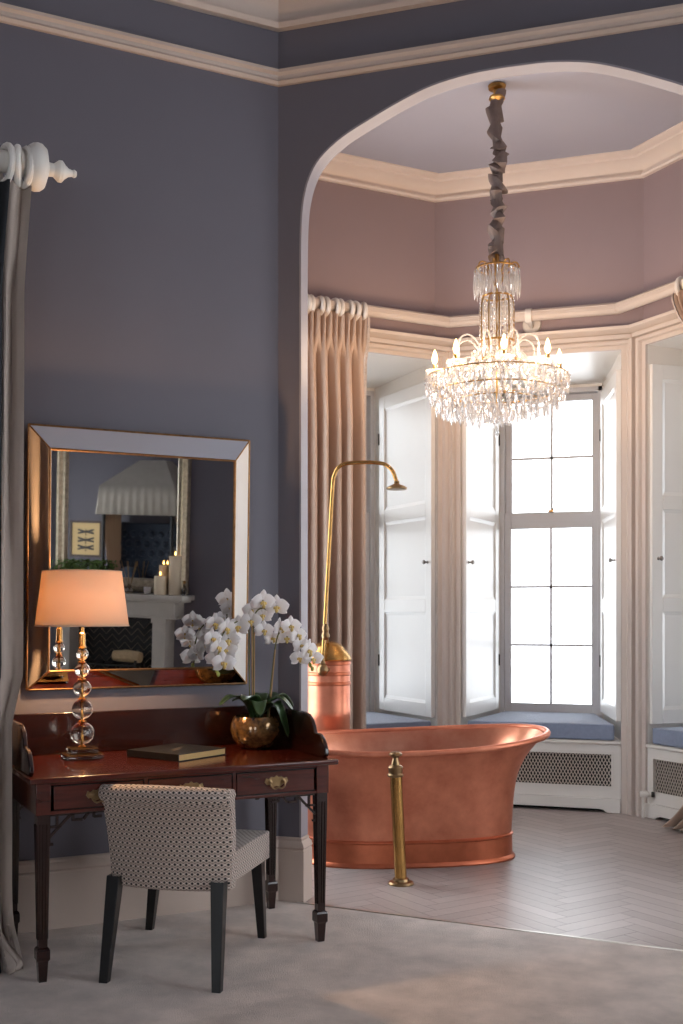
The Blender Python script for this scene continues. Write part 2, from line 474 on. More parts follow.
# ---- bay walls: upper part, then three lower faces with deep window recesses
ub = MB()
for a, b in ((BLE, BL), (BL, BR), (BR, BRE)):
    z0 = 3.362
    d = (Vector(b)-Vector(a)).normalized(); nn = Vector((-d.y, d.x))*.25
    ub.prism([a, b, (b[0]+nn.x, b[1]+nn.y), (a[0]+nn.x, a[1]+nn.y)], z0, CEIL)
struct('wall_bay', ub, paint_bay, smooth=0)
FY = TR((BRE[0], AY1, 0), PI/2)
wall_box('wall_bay_side', FY, BRE[1]-AY1, [(.06, .98, .4, 3.3)], 0, CEIL, .25, shutter_paint)  # its unseen window is added to brighten the bay
FZ = Matrix(((0,1,0,-2.966),(-1,0,0,7.01),(0,0,1,0),(0,0,0,1)))
wall_box('wall_bay_far', FZ, 7.01-AY1, [(.35, 1.65, .4, 3.3)], 0, CEIL, .25, paint_bay)  # unseen window added here too, for more light low in the bay

DEPTH = .95; SILL = .50; TOP = 3.225
def bay_frame(which):
    if which == 'L': off_, o, ang = .12, BL, 225
    if which == 'B': off_, o, ang = .05, BR, 180
    if which == 'R': off_, o, ang = .08, BRE, 135
    a = math.radians(ang); y = Vector((-math.sin(a), math.cos(a)))
    return TR((o[0]+y.x*off_, o[1]+y.y*off_, 0), a)
BAY = {  # opening front x0,x1 / back x0,x1 / face from,to
    'L': (.060, 1.170, .050, 1.18, -.05, 1.60),
    'B': (.147, 1.283, .355, 1.170, .035, 1.42),
    'R': (1.489-1.227, 1.489-.128, 1.489-1.11, 1.489-.25, -.1, 1.489-.03),
}
SASHP = {}
def lower_bay(k, num):
    F = bay_frame(k); f0, f1, b0, b1, e0, e1 = BAY[k]
    wmb = MB()
    wmb.box((e0, -.10, 0), (f0, 0, 3.362)); wmb.box((f1, -.10, 0), (e1, 0, 3.362)); wmb.box((f0, -.10, TOP), (f1, 0, 3.362))
    D = DEPTH
    wmb.face([(f0, 0, SILL), (b0, -D, SILL), (b0, -D, TOP), (f0, 0, TOP)])
    wmb.face([(f1, 0, SILL), (b1, -D, SILL), (b1, -D, TOP), (f1, 0, TOP)])
    wmb.face([(f0, 0, TOP), (b0, -D, TOP-.03), (b1, -D, TOP-.03), (f1, 0, TOP)])
    wmb.face([(f0, -.02, .47), (b0, -D, .47), (b1, -D, .47), (f1, -.02, .47)])
    # outer wall round the sash, with the reveal outside it
    wmb.box((b0-.5, -D-.25, 0), (b0+.005, -D, 3.5)); wmb.box((b1-.005, -D-.25, 0), (b1+.5, -D, 3.5))
    wmb.box((b0, -D-.25, 0), (b1, -D, .50)); wmb.box((b0, -D-.25, TOP-.05), (b1, -D, 3.5))
    struct('wall_bay_'+{'L':'left','B':'back','R':'right'}[k], wmb, white_paint, M=F, smooth=0)
    # sash window
    r = sroot('window_%d' % num); r.matrix_world = F
    x0, x1 = b0+.005, b1-.005; zt = TOP-.05; y = -D
    fr = MB()
    for a, b in (((x0, y-.10, .50), (x0+.035, y+.0, zt)), ((x1-.035, y-.10, .50), (x1, y+.0, zt)), ((x0, y-.10, zt-.04), (x1, y, zt)), ((x0, y-.12, .50), (x1, y+.02, .60))):
        fr.box(a, b)
    obj('window_frame', fr, sash_paint, r, bevel=.004)
    a0, a1 = x0+.035, x1-.035; mid = (a0+a1)/2; st = .05
    def sash(z0, z1, yy, nrow, top, bot, nm):
        m_ = MB()
        m_.box((a0, yy-.03, z0), (a0+st, yy+.01, z1)); m_.box((a1-st, yy-.03, z0), (a1, yy+.01, z1))
        m_.box((a0+st, yy-.03, z1-top), (a1-st, yy+.01, z1)); m_.box((a0+st, yy-.03, z0), (a1-st, yy+.01, z0+bot))
        so = obj(nm, m_, sash_paint, r, bevel=.004)
        g = MB(); h0, h1 = z0+bot, z1-top
        g.box((mid-.009, yy-.02, h0), (mid+.009, yy+.006, h1))
        for i in range(1, nrow):
            zz = h0+(h1-h0)*i/nrow; g.box((a0+st, yy-.02, zz-.009), (a1-st, yy+.006, zz+.009))
        obj('glazing_bar', g, sash_paint, so)
        for c in range(2):
            for i in range(nrow):
                p = MB(); xa = (a0+st, mid)[c]; xb = (mid, a1-st)[c]
                p.box((xa, yy-.012, h0+(h1-h0)*i/nrow), (xb, yy-.008, h0+(h1-h0)*(i+1)/nrow))
                obj('pane', p, pane_m, so, smooth=0)
    sash(.60, 2.20, y-.03, 3, .13, .075, 'lower_sash')
    sash(2.13, zt-.04, y-.075, 2, .05, .06, 'upper_sash')
    if k == 'B':
        lk = MB(); lk.box((mid-.02, y-.03, 2.20), (mid+.02, y, 2.215)); lk.tube([(mid, y-.015, 2.21), (mid-.03, y-.005, 2.225)], .006)
        obj('sash_fastener', lk, brass, r)
    # daylight portal outside
    ld = bpy.data.lights.new('portal', 'AREA'); ld.shape = 'RECTANGLE'; ld.size = (b1-b0)+.05; ld.size_y = 2.9
    ld.cycles.is_portal = True
    lo = bpy.data.objects.new('portal', ld); link(lo)
    lo.matrix_world = F @ Matrix.Translation(((b0+b1)/2, -D-.27, 1.9)) @ Euler((-PI/2, 0, 0)).to_matrix().to_4x4()
    return F
FR = {k: lower_bay(k, n_) for n_, k in enumerate('LBR', 1)}

def portal(F, x0, x1, z0, z1, y):
    ld = bpy.data.lights.new('portal', 'AREA'); ld.shape = 'RECTANGLE'; ld.size = x1-x0; ld.size_y = z1-z0; ld.cycles.is_portal = True
    lo = bpy.data.objects.new('portal', ld); link(lo)
    lo.matrix_world = F @ Matrix.Translation(((x0+x1)/2, y, (z0+z1)/2)) @ Euler((-PI/2, 0, 0)).to_matrix().to_4x4()
portal(FY, .06, .98, .4, 3.3, -.26); portal(FZ, .35, 1.65, .4, 3.3, -.26)
portal(FE, 7.6, 9.6, .5, 3.6, -.21)
portal(FS, .8, 2.4, .5, 3.3, -.21); portal(FS, 4.4, 6.0, .5, 3.3, -.21)

# sash bars for the unseen windows, added for daylight in the room and bay
for n_, (F, x0, x1, z0, z1, y) in enumerate(((FE, 7.6, 9.6, .5, 3.6, -.12), (FS, .8, 2.4, .5, 3.3, -.12), (FS, 4.4, 6.0, .5, 3.3, -.12), (FY, .06, .98, .4, 3.3, -.18), (FZ, .35, 1.65, .4, 3.3, -.18)), 4):
    m_ = MB()
    for a, b in (((x0, z0), (x0+.06, z1)), ((x1-.06, z0), (x1, z1)), ((x0, z0), (x1, z0+.08)), ((x0, z1-.06), (x1, z1)), ((x0, (z0+z1)/2-.04), (x1, (z0+z1)/2+.04)), (((x0+x1)/2-.012, z0), ((x0+x1)/2+.012, z1))):
        m_.box((a[0], y-.03, a[1]), (b[0], y+.02, b[1]))
    struct('window_%d' % n_, m_, sash_paint, M=F, smooth=0)

# ---- casing: architrave round each bay opening and the ledge above
def lower_pt(k, x, d=0):
    p = bay_frame(k) @ Vector((x, d, 0)); return (p.x, p.y)
PROF = [(.0, 0), (.0, .020), (.036, .020), (.041, .034), (.048, .042), (.072, .044), (.077, .028), (.086, .028), (.092, .060), (.128, .062), (.128, 0)]
def architrave(k, n_):
    F = FR[k]; f0, f1 = BAY[k][:2]; mb = MB()
    path = [(f0, 0.0), (f0, TOP), (f1, TOP), (f1, 0.0)]
    sg = {0: (-1, 0), 1: (-1, 1), 2: (1, 1), 3: (1, 0)}
    lim = {'L': (.105, .128), 'B': (.092, .105), 'R': (.128, .09)}[k]
    rows = []
    for i, (x, z) in enumerate(path):
        lm = lim[0] if i < 2 else lim[1]
        rows.append([(x+sg[i][0]*min(o_, lm), d_, z+sg[i][1]*o_*.72) for o_, d_ in PROF])
    mb.grid(rows, close_u=True)
    struct('trim_%d' % n_, mb, trim_bay, M=F, smooth=30)
for n_, k in enumerate('LBR', 1): architrave(k, n_)
def isect(k1, d1, k2, d2):
    F1, F2 = FR[k1], FR[k2]
    p = F1 @ Vector((0, d1, 0)); u = (F1.to_3x3() @ Vector((1,0,0))); r = F2 @ Vector((0, d2, 0)); v = (F2.to_3x3() @ Vector((1,0,0)))
    det = u.x*(-v.y)+v.x*u.y; dx, dy = r.x-p.x, r.y-p.y
    t = (dx*(-v.y)+v.x*dy)/det
    return (p.x+u.x*t, p.y+u.y*t)
cL = isect('L', 0, 'B', 0); cR = isect('B', 0, 'R', 0)
eL = lower_pt('L', 1.55); eR = lower_pt('R', -.05)
# path runs right to left so that the room lies on its left-hand side
bay_path = [eR, cR, cL, eL]
led = MB()
led.sweep(bay_path, [(-.01, 3.308), (.03, 3.308), (.034, 3.328), (.055, 3.343), (.075, 3.355), (.080, 3.375), (-.16, 3.375), (-.16, 3.363), (-.01, 3.363)])
struct('trim_4', led, trim_bay, smooth=30)
# reeded corner posts
for n_, (c_, k1, k2) in enumerate(((cL, 'L', 'B'), (cR, 'B', 'R')), 5):
    mb = MB(); d1 = (FR[k1].to_3x3() @ Vector((1,0,0))); d2 = (FR[k2].to_3x3() @ Vector((1,0,0)))
    bis = (FR[k1].to_3x3() @ Vector((0,1,0)))+(FR[k2].to_3x3() @ Vector((0,1,0))); bis.normalize()
    # k2 wall runs toward the corner from one side, k1 from the other
    a = Vector((c_[0], c_[1], 0))
    s1 = 1 if k1 == 'L' else 1
    for pth, rr in ((a+bis*.020, .030), ):
        mb.lathe([(rr, 0), (rr, 3.315)], 16, M=Matrix.Translation(pth))
    struct('trim_%d' % n_, mb, trim_bay, smooth=40)

# ---- cornices, rails, baseboards
bc = MB()
upper_path = [(BRE[0], AY1), BRE, BR, BL, BLE, (BLE[0], AY1)]
bc.sweep(upper_path, [(0, 4.422), (.030, 4.422), (.038, 4.434), (.034, 4.448), (.010, 4.452), (.014, 4.474), (.040, 4.500), (.085, 4.518), (.120, 4.524), (.124, 4.538), (.165, 4.544), (.185, 4.552), (.185, 4.561), (0, 4.561)])
struct('trim_bay_cornice', bc, cornice_paint, smooth=25)
far_left = LW(WLS, 0)[:2]
room_path = [(EX, AY0), C, far_left]
rc = MB()
rc.sweep(room_path, [(0, 4.20), (.035, 4.20), (.045, 4.222), (.02, 4.235), (.03, 4.27), (.10, 4.36), (.22, 4.45), (.30, 4.49), (.31, 4.52), (.34, 4.53), (.34, 4.561), (0, 4.561)])
struct('trim_room_cornice', rc, trim_room, smooth=25)
pr = MB()
pr.sweep(room_path, [(0, 3.935), (.018, 3.935), (.03, 3.948), (.022, 3.960), (.026, 3.975), (.042, 3.985), (.042, 4.0), (.0, 4.006)])
struct('trim_picture_rail', pr, trim_room, smooth=25)
BBP = [(0, 0), (.034, 0), (.034, .245), (.030, .252), (.036, .262), (.030, .278), (.018, .290), (.018, .300), (.010, .306), (0, .306)]
bb = MB(); bb.sweep([(AX0+.036, AY1+.002), (AX0+.0, AY1+.002)][:0]+[(AX0, AY1), (AX0, AY0), C, far_left], [(o_, z+.004) for o_, z in BBP])
struct('baseboard_left', bb, trim_room, smooth=25)
bb = MB(); bb.sweep([(EX, AY0), (AX1, AY0), (AX1, AY1)], [(o_, z+.004) for o_, z in BBP])
struct('baseboard_right', bb, trim_room, smooth=25)

# ---- window seats with radiator grilles
SEATL = {'L': 'white boxed window seat under the left bay window, behind the copper bath', 'B': 'white boxed window seat with diamond grille under the middle bay window', 'R': 'white boxed window seat with grille at the right edge, under the right bay window'}
CUSHL = {'L': 'blue grey seat cushion in the left bay window, partly behind the bath', 'B': 'blue grey seat cushion in the middle bay window, above the diamond grille', 'R': 'blue grey seat cushion cut by the right edge, right bay window'}
def bar(mb, a, b, wd, th, y):
    a = Vector(a); b = Vector(b); d = (b-a).normalized(); nn = Vector((-d.y, d.x))*wd/2
    pts = [a+nn, b+nn, b-nn, a-nn]
    v0 = [(p.x, y, p.y) for p in pts]; v1 = [(p.x, y-th, p.y) for p in pts]
    vs = [mb.bm.verts.new(p) for p in v0+v1]
    mb.bm.faces.new(vs[:4])
    for i in range(4): mb.bm.faces.new([vs[i], vs[(i+1) % 4], vs[4+(i+1) % 4], vs[4+i]])
grille_m = mat('grille_metal', (196,186,176), .45, .2)
for k in 'LBR':
    F = FR[k]; f0, f1, b0, b1 = BAY[k][:4]
    r = thing('window_bench', SEATL[k], 'window seat', group='bay window seats'); r.matrix_world = F
    g0, g1, gz0, gz1 = f0+.065, f1-.165, .18, .41
    if k == 'R': g0, g1 = f0+.15, f1-.06
    if k == 'L': g0, g1 = f0+.1, f1-.1
    p = MB(); e = .003
    p.box((f0+e, -.022, .006), (g0, .004, .478)); p.box((g1, -.022, .006), (f1-e, .004, .478))
    p.box((g0, -.022, gz1), (g1, .004, .478)); p.box((g0, -.022, .10), (g1, .004, gz0))
    obj('front_panel', p, white_paint, r, smooth=0)
    pl = MB(); pl.prism([(f0+e, .002), (f0+.10, .002), (f0+.12, .020), (f0+.15, .026), (f1-.15, .026), (f1-.12, .020), (f1-.10, .002), (f1-e, .002), (f1-e, .10), (f0+e, .10)], -.028, -.004,
        M=Matrix(((1,0,0,0),(0,0,-1,0),(0,1,0,0),(0,0,0,1))))
    obj('plinth', pl, white_paint, r, smooth=0, bevel=.003)
    sb = MB(); sb.prism([(f0+e, .022), (f1-e, .022), (f1-e, 0), (b1-.004, -DEPTH+.004), (b0+.004, -DEPTH+.004), (f0+e, 0)], .478, .50)
    obj('seat_board', sb, white_paint, r, bevel=.005)
    bk = MB(); bk.box((f0+.01, -.06, .001), (f1-.01, -.05, gz1+.02)); obj('shade_panel', bk, black_m, r, smooth=0, label='black panel standing in for shade behind the grille')  # black sheet painted in for the shade behind grille and plinth gap
    gr = MB(); sp = .0235; ht = gz1-gz0; run = ht*.52
    x = g0-run
    while x < g1:
        for sgn in (1, -1):
            xa, xb = (x, x+run) if sgn == 1 else (x+run, x)
            za, zb = gz0, gz1
            pts = []
            # clip to the opening
            t0, t1 = 0.0, 1.0
            dx = xb-xa
            for lo_, hi_ in ((g0, g1),):
                ta, tb = (lo_-xa)/dx, (hi_-xa)/dx
                if ta > tb: ta, tb = tb, ta
                t0, t1 = max(t0, ta), min(t1, tb)
            if t1-t0 > .02:
                bar(gr, (xa+dx*t0, za+(zb-za)*t0), (xa+dx*t1, za+(zb-za)*t1), .0055, .004, -.012-.004*(sgn > 0))
        x += sp
    obj('grille', gr, grille_m, r, smooth=0, label='diamond lattice grille')
    gf = MB()
    for a, b in (((g0-.012, .004, gz0-.012), (g0+.004, .010, gz1+.012)), ((g1-.004, .004, gz0-.012), (g1+.012, .010, gz1+.012)), ((g0, .004, gz0-.012), (g1, .010, gz0+.004)), ((g0, .004, gz1-.004), (g1, .010, gz1+.012))): gf.box(a, b)
    obj('grille_frame', gf, white_paint, r, smooth=0)
    # cushion
    c = MB(); i_ = .012
    tf = .006
    c.prism([(f0+.045, .006), (f1-.045, .006), (b1-.055, -DEPTH+.06), (b0+.055, -DEPTH+.06)], .503, .615)
    cu = obj('seat_cushion', c, cushion_m, bevel=.016, seg=4); cu.matrix_world = F
    tag(cu, CUSHL[k], 'cushion', 'window seat cushions')
    pp = MB(); pp.tube([F.inverted() @ F @ Vector(v) for v in ((f0+.053, .004, .606), (f1-.053, .004, .606))], .004, 6)
    pip = obj('piping', pp, cushion_m, cu)

# ---- folding shutters on the splayed reveals
SHL = {('L',0): 'white panelled shutter in the left bay window, nearest to the middle window', ('L',1): 'white panelled shutter of the left bay window, behind the gathered curtain',
       ('B',0): 'white panelled shutter on the right splay of the middle bay window', ('B',1): 'white panelled shutter on the left splay of the middle bay window',
       ('R',0): 'white panelled shutter of the right bay window, on its far side beyond the picture', ('R',1): 'white panelled shutter cut by the right edge, in the right bay window'}
def shutter(k, side):
    F = FR[k]; f0, f1, b0, b1 = BAY[k][:4]
    a = Vector((f0, -.012, 0)) if side == 0 else Vector((f1, -.012, 0)); b = Vector((b0, -DEPTH+.14, 0)) if side == 0 else Vector((b1, -DEPTH+.14, 0))
    # interpolate back end on the splay line
    full = Vector((b0-f0 if side == 0 else b1-f1, -DEPTH, 0)); t = (DEPTH-.14)/DEPTH
    b = Vector((f0 if side == 0 else f1, 0, 0))+full*t
    d = b-a; wdt = d.length; ang = math.atan2(d.y, d.x)
    r = thing('window_shutter', SHL[k, side], 'shutter', group='bay window shutters')
    sg = 1 if side == 0 else -1
    r.matrix_world = F @ Matrix.Translation(a+Vector((sg*.004, 0, 0))) @ Euler((0, 0, ang)).to_matrix().to_4x4()
    z0, z1 = .635, 3.09; th = .034; y0, y1 = (0, th) if side == 0 else (-th, 0)
    rails = [(z0, z0+.10), (1.40, 1.50), (2.10, 2.20), (z1-.10, z1)]
    f = MB(); sw = .085
    f.box((0, y0, z0), (sw, y1, z1)); f.box((wdt-sw, y0, z0), (wdt, y1, z1))
    for za, zb in rails: f.box((sw, y0, za), (wdt-sw, y1, zb))
    obj('shutter_frame', f, shutter_paint, r, bevel=.003)
    ym = (y0+y1)/2
    for (za, zb), (zc, zd) in zip(rails, rails[1:]):
        p = MB(); p.box((sw-.005, ym-.006, zb-.005), (wdt-sw+.005, ym+.006, zc+.005)); obj('shutter_panel', p, shutter_paint, r, smooth=0)
        m_ = MB(); g = .022
        yy = y1-.0 if side == 0 else y0
        pts = [(sw+.0, zb+.0), (wdt-sw, zb), (wdt-sw, zc), (sw, zc)]
        ins = [(sw+g, zb+g), (wdt-sw-g, zb+g), (wdt-sw-g, zc-g), (sw+g, zc-g)]
        yi = ym+.0062*sg
        m_.grid([[(x, yy-.004*sg, z) for x, z in pts], [(x, yi, z) for x, z in ins]], close_u=True)
        obj('panel_moulding', m_, shutter_paint, r, smooth=0)
    kn = MB(); yk = y1 if side == 0 else y0
    kn.lathe([(.012, 0), (.006, .006), (.006, .02), (.015, .028), (.017, .036), (.010, .044), (.001, .046)], 12, M=Matrix.Translation((.05, yk, 1.765)) @ Euler((-PI/2 if side == 0 else PI/2, 0, 0)).to_matrix().to_4x4())
    obj('knob', kn, chrome, r)
    for z in (.98, 2.72):
        h = MB(); h.lathe([(.008, 0), (.008, .09)], 8, M=Matrix.Translation((wdt+.004, yk, z))); obj('hinge', h, iron, r)
for k in 'LBR':
    for sd in (0, 1):
        if (k, sd) in (('L', 0), ('B', 0), ('B', 1), ('R', 1)): shutter(k, sd)

# ------------------------------------------------------------------ curtains and poles
def curtain_mesh(pathf, u0, u1, z0, z1, folds, amp, pinch=True, seed=0, flare=None, nz=60, per=24, edge=None):
    """pathf(s) -> (point, normal).  returns rows of points"""
    rnd = random.Random(seed); ph = [rnd.uniform(-.5, .5) for _ in range(folds+2)]; am = [rnd.uniform(.75, 1.2) for _ in range(folds+2)]
    nu = folds*per; rows = []
    H_ = z1-z0
    for i in range(nz+1):
        t = i/nz; t = t**1.5 if pinch else t; z = z1-H_*t
        row = []
        for j in range(nu+1):
            u = j/nu; fi = u*folds; k = int(min(fi, folds-1)); fr = fi-k
            # lateral convergence toward the pinch
            drop = z1-z
            if pinch:
                pz = .24
                if drop < pz: cv = .75*(drop/pz)
                else: cv = .75*math.exp(-(drop-pz)/.22)
                a = amp*(.5 if drop < .02 else (.9-.5*min(1, drop/pz)) if drop < pz else .4+.6*min(1, (drop-pz)/.5))
            else: cv = 0; a = amp
            off_ = (fr-.5)
            fr2 = .5+off_*(1-.55*cv*math.cos(PI*off_))
            uu = (k+fr2)/folds
            if flare: uu = flare(uu, z)
            xx = fr-.5
            one = 2*abs(math.cos(PI*xx))**.7-1; two = 1.2*abs(math.cos(2*PI*xx))**.7-.6
            bl2 = max(0, min(1, (.30-drop)/.12)) if pinch else 0
            dd = a*am[k]*(one*(1-bl2)+two*bl2) + a*.3*math.cos(2*PI*fi*.5+ph[k]*.6)*min(1, drop/1.0)
            s_ = u0+(u1-u0)*uu
            p, n_ = pathf(s_)
            row.append((p[0]+n_[0]*dd, p[1]+n_[1]*dd, z))
        rows.append(row)
    return rows
POLEZ = 3.492
plL = isect('L', .085, 'B', .10); plR = isect('B', .10, 'R', .14)
dL = Vector((-q, -q)); dR = Vector((q, -q))
def pL(s, d=0):   # along the left leg of the bay pole
    return (plL[0]-q*s+q*d, plL[1]-q*s-q*d)
def pR(s, d=0):
    return (plR[0]+q*s-q*d, plR[1]-q*s-q*d)
pole = thing('curtain_pole', 'long white angled curtain pole running round the bay above the windows', 'curtain pole', (plL[0], plL[1], POLEZ))
MI = Matrix.Translation((-plL[0], -plL[1], -POLEZ))
pm = MB()
pth = [(*pL(1.25), POLEZ), (*plL, POLEZ), (*plR, POLEZ), (*pR(1.25), POLEZ)]
for a, b in zip(pth, pth[1:]):
    a, b = Vector(a), Vector(b); d_ = (b-a).normalized()
    e1 = .004 if a != Vector(pth[0]) else 0
    pm.tube([a+d_*e1, b-d_*.004], .041, 18)
    for sgz in (.018, -.012):       # reeding lines
        nn = Vector((d_.y, -d_.x, 0))
        if nn.y > 0: nn = -nn
        pm.tube([a+nn*math.sqrt(.041**2-sgz**2)+Vector((0,0,sgz))+d_*.006, b+nn*math.sqrt(.041**2-sgz**2)+Vector((0,0,sgz))-d_*.006], .0045, 6)
obj('pole', pm, trim_bay, pole, M=MI)
br_ = MB()
bx = (plL[0]+plR[0])/2-.02
br_.lathe([(.052, -.022), (.052, .022)], 20, M=Matrix.Translation((bx, plL[1], POLEZ-.004)) @ Euler((0, PI/2, 0)).to_matrix().to_4x4())
br_.tube([(bx, plL[1], POLEZ-.02), (bx, plL[1]+.05, POLEZ-.04), (bx, BR[1]-.01, POLEZ-.045)], .02, 12)
br_.lathe([(.068, 0), (.062, .02), (.03, .026)], 24, M=Matrix.Translation((bx, BR[1]-.001, POLEZ-.03)) @ Euler((PI/2, 0, 0)).to_matrix().to_4x4())
obj('bracket', br_, white_paint, pole, M=MI, label='round wall bracket over the middle window')

def ring_mesh():
    m_ = MB(); n = 24
    m_.tube([(.058*math.cos(2*PI*k/n), 0, .058*math.sin(2*PI*k/n)) for k in range(n)], .0165, 10, closed=True)
    return m_
def bay_curtain(label, pf, ang, s0, s1, folds, ringsn, seed, name='curtain', zb=.02, flr=None):
    org = (*pf((s0+s1)/2), 0)
    r = thing(name, label, 'curtain', org, group='silk curtains of the bay'); MI = Matrix.Translation((-org[0], -org[1], 0))
    nrm = None
    def path(s): 
        a = pf(s, .03); b = pf(s, .13); return a, ((b[0]-a[0])*10, (b[1]-a[1])*10)
    rows = curtain_mesh(path, s0, s1, zb, POLEZ-.046, folds, .058, seed=seed, flare=flr)
    m_ = MB(); m_.grid(rows); obj('drape', m_, silk, r, M=MI, smooth=60)
    # patterned leading edge, turned back at the side nearest the middle window
    e_ = MB(); rr = []
    for row in rows:
        p = Vector(row[0]); a, n_ = path(s0)
        u_ = Vector((pf(s0)[0]-pf(s0+.1)[0], pf(s0)[1]-pf(s0+.1)[1], 0)).normalized()
        rr.append([p+Vector((n_[0], n_[1], 0))*.01, p+u_*.03-Vector((n_[0], n_[1], 0))*.01, p+u_*.045-Vector((n_[0], n_[1], 0))*.06])
    e_.grid(rr); obj('leading_edge', e_, silk_trim, r, M=MI, smooth=60, label='pale patterned leading edge')
    src = None
    for i in range(ringsn):
        s = s0-.0+(s1-s0)*(i+.15)/(ringsn-.5) + (.01 if i % 2 else -.005)
        p = pf(s)
        if src is None:
            src = obj('curtain_ring', ring_mesh(), white_paint, r); o = src
        else: o = src.copy(); COL.objects.link(o); o.parent = r
        o.location = (p[0]-org[0], p[1]-org[1], POLEZ-.018); o.rotation_euler = (0, 0, ang+PI/2+random.uniform(-.25, .25))
bay_curtain('beige silk curtain with pinch pleats hanging left in the bay, behind the copper boiler', pL, math.radians(225), .70, 1.34, 7, 12, 3,
            flr=lambda u, z: u)
bay_curtain('beige silk curtain edge at the far right of the photo, right bay window', pR, math.radians(-45), .60, 1.18, 8, 8, 5,
            flr=lambda u, z: u+.26*max(0, min(1, (3.38-z)/.35))-.48*max(0, (.30-z)/.30)**1.5)

# curtain beside the desk
WD = .45
def pW(s, d=0): return LW(s, WD+d)[:2]
orgW = LW(1.5, WD, 0)
r = thing('curtain', 'taupe full length curtain at the left edge, beside the desk', 'curtain', orgW)
MI = Matrix.Translation((-orgW[0], -orgW[1], 0))
def wpath(s): a = pW(s); b = pW(s, .1); return a, ((b[0]-a[0])*10, (b[1]-a[1])*10)
def edge_s(z): return 1.300+(0.0 if z > 1.15 else .045*min(1, (1.15-z)/.2)) + (-.030*max(0, (z-2.65)/.4) if z > 2.65 else 0)
def wl_rows(u_in, u_out, nf, amp, seed, dz=0):
    rnd = random.Random(seed); rows = []
    phs = [rnd.uniform(-.8, .8) for _ in range(6)]
    for i in range(61):
        z = 3.085-(3.085-.012)*i/60; row = []
        for j in range(nf*10+1):
            u = j/(nf*10); s = edge_s(z)+u_in+(u_out-u_in)*u
            bot = max(0, (.32-z)/.32)
            d = amp*math.cos(2*PI*nf*u+phs[0]+.25*math.sin(z*2+phs[1]))*(1-.35*math.exp(-((z-2.85)/.12)**2)) + .01*math.sin(z*3.1+u*9)
            d += bot**1.5*(.05+.07*math.sin(u*17+z*22))
            s -= bot**2*.035
            a, n_ = wpath(s); row.append((a[0]+n_[0]*d, a[1]+n_[1]*d, z))
        rows.append(row)
    return rows
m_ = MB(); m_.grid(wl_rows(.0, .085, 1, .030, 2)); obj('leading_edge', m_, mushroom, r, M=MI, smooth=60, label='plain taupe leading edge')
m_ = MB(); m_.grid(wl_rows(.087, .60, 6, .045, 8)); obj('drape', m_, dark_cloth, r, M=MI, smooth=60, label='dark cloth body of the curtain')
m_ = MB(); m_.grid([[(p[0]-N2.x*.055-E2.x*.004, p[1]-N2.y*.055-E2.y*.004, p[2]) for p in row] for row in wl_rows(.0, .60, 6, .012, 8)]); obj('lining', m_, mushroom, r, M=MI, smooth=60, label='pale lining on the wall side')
m_ = MB()
for k_ in range(9):      # folds of spare cloth lying on the carpet
    s = 1.345+.03*k_; pts = [LW(s+.06, .44, .16), LW(s+.02, .48, .07), LW(s-.01, .53+.03*math.sin(k_*2.1), .028), LW(s+.01, .58+.03*math.sin(k_*2.1), .022)]
    m_.tube(spline(pts, 5), [.003+.022*math.sin(PI*(i+.5)/16) for i in range(16)], 10)
obj('hem_folds', m_, mushroom, r, M=MI, smooth=60)
for k_, s in enumerate((1.290, 1.318, 1.365, 1.42, 1.47)):
    n = 24; m_ = MB()
    m_.tube([(0, (.069*math.cos(2*PI*k/n)), .069*math.sin(2*PI*k/n)) for k in range(n)], .014, 10, closed=True, M=FL @ TR((s, WD, 3.152), .2*(-1)**k_)); obj('curtain_ring', m_, white_paint, r, M=MI)
cp = thing('curtain_pole', 'white turned curtain pole with large ball finial, upper left corner', 'curtain pole', LW(1.362, WD, 3.161), (0, 0, A225))
m_ = MB(); m_.tube([(-.08, 0, 0), (1.3, 0, 0)], .042, 18); obj('pole', m_, white_paint, cp)
fin = [(a_*.92, b_*.92) for a_, b_ in [(.046, .0), (.060, .004), (.060, .016), (.044, .022), (.05, .03), (.085, .04), (.098, .058), (.102, .075), (.098, .095), (.084, .112), (.05, .122), (.030, .128), (.028, .150), (.036, .160), (.046, .172), (.046, .186), (.030, .200), (.018, .215), (.014, .232), (.018, .240), (.012, .250), (.001, .252)]]
m_ = MB(); m_.lathe(fin, 28, M=Matrix.Translation((-.045, 0, 0)) @ Euler((0, -PI/2, 0)).to_matrix().to_4x4()); obj('finial', m_, white_paint, cp)
m_ = MB(); m_.tube([(1.28, 0, 0), (1.28, -WD, -.02)], .022, 12); obj('bracket', m_, white_paint, cp)

# ------------------------------------------------------------------ desk
DT = .775
desk = thing('writing_desk', 'red mahogany writing desk with raised gallery under the mirror', 'desk', LW(.71, .42, 0), (0, 0, A225))
X0, X1 = -.645, .628; Y0, Y1 = -.37, .36      # local x = along wall (left in photo +), y = toward the room
d_ = MB(); d_.box((X0, Y0, DT-.022), (X1, Y1, DT)); obj('desktop', d_, mahogany, desk, bevel=.006, seg=3)
m_ = MB()
m_.box((X0+.03, Y0+.03, .632), (X0+.085, Y1-.035, DT-.022)); m_.box((X1-.085, Y0+.03, .632), (X1-.03, Y1-.035, DT-.022))
m_.box((X0+.08, Y0+.03, .632), (X1-.08, Y0+.05, DT-.022)); m_.box((X0+.085, Y1-.065, .632), (X1-.085, Y1-.037, .645))
m_.box((X0+.085, Y1-.065, DT-.034), (X1-.085, Y1-.037, DT-.022))
W3 = (X1-X0-.17)/3
for i in (1, 2): m_.box((X0+.085+W3*i-.008, Y1-.065, .632), (X0+.085+W3*i+.008, Y1-.037, DT-.022))
m_.box((X0+.085, Y0+.05, .632), (X1-.085, Y1-.065, .64))
obj('apron', m_, mahogany, desk, bevel=.002)
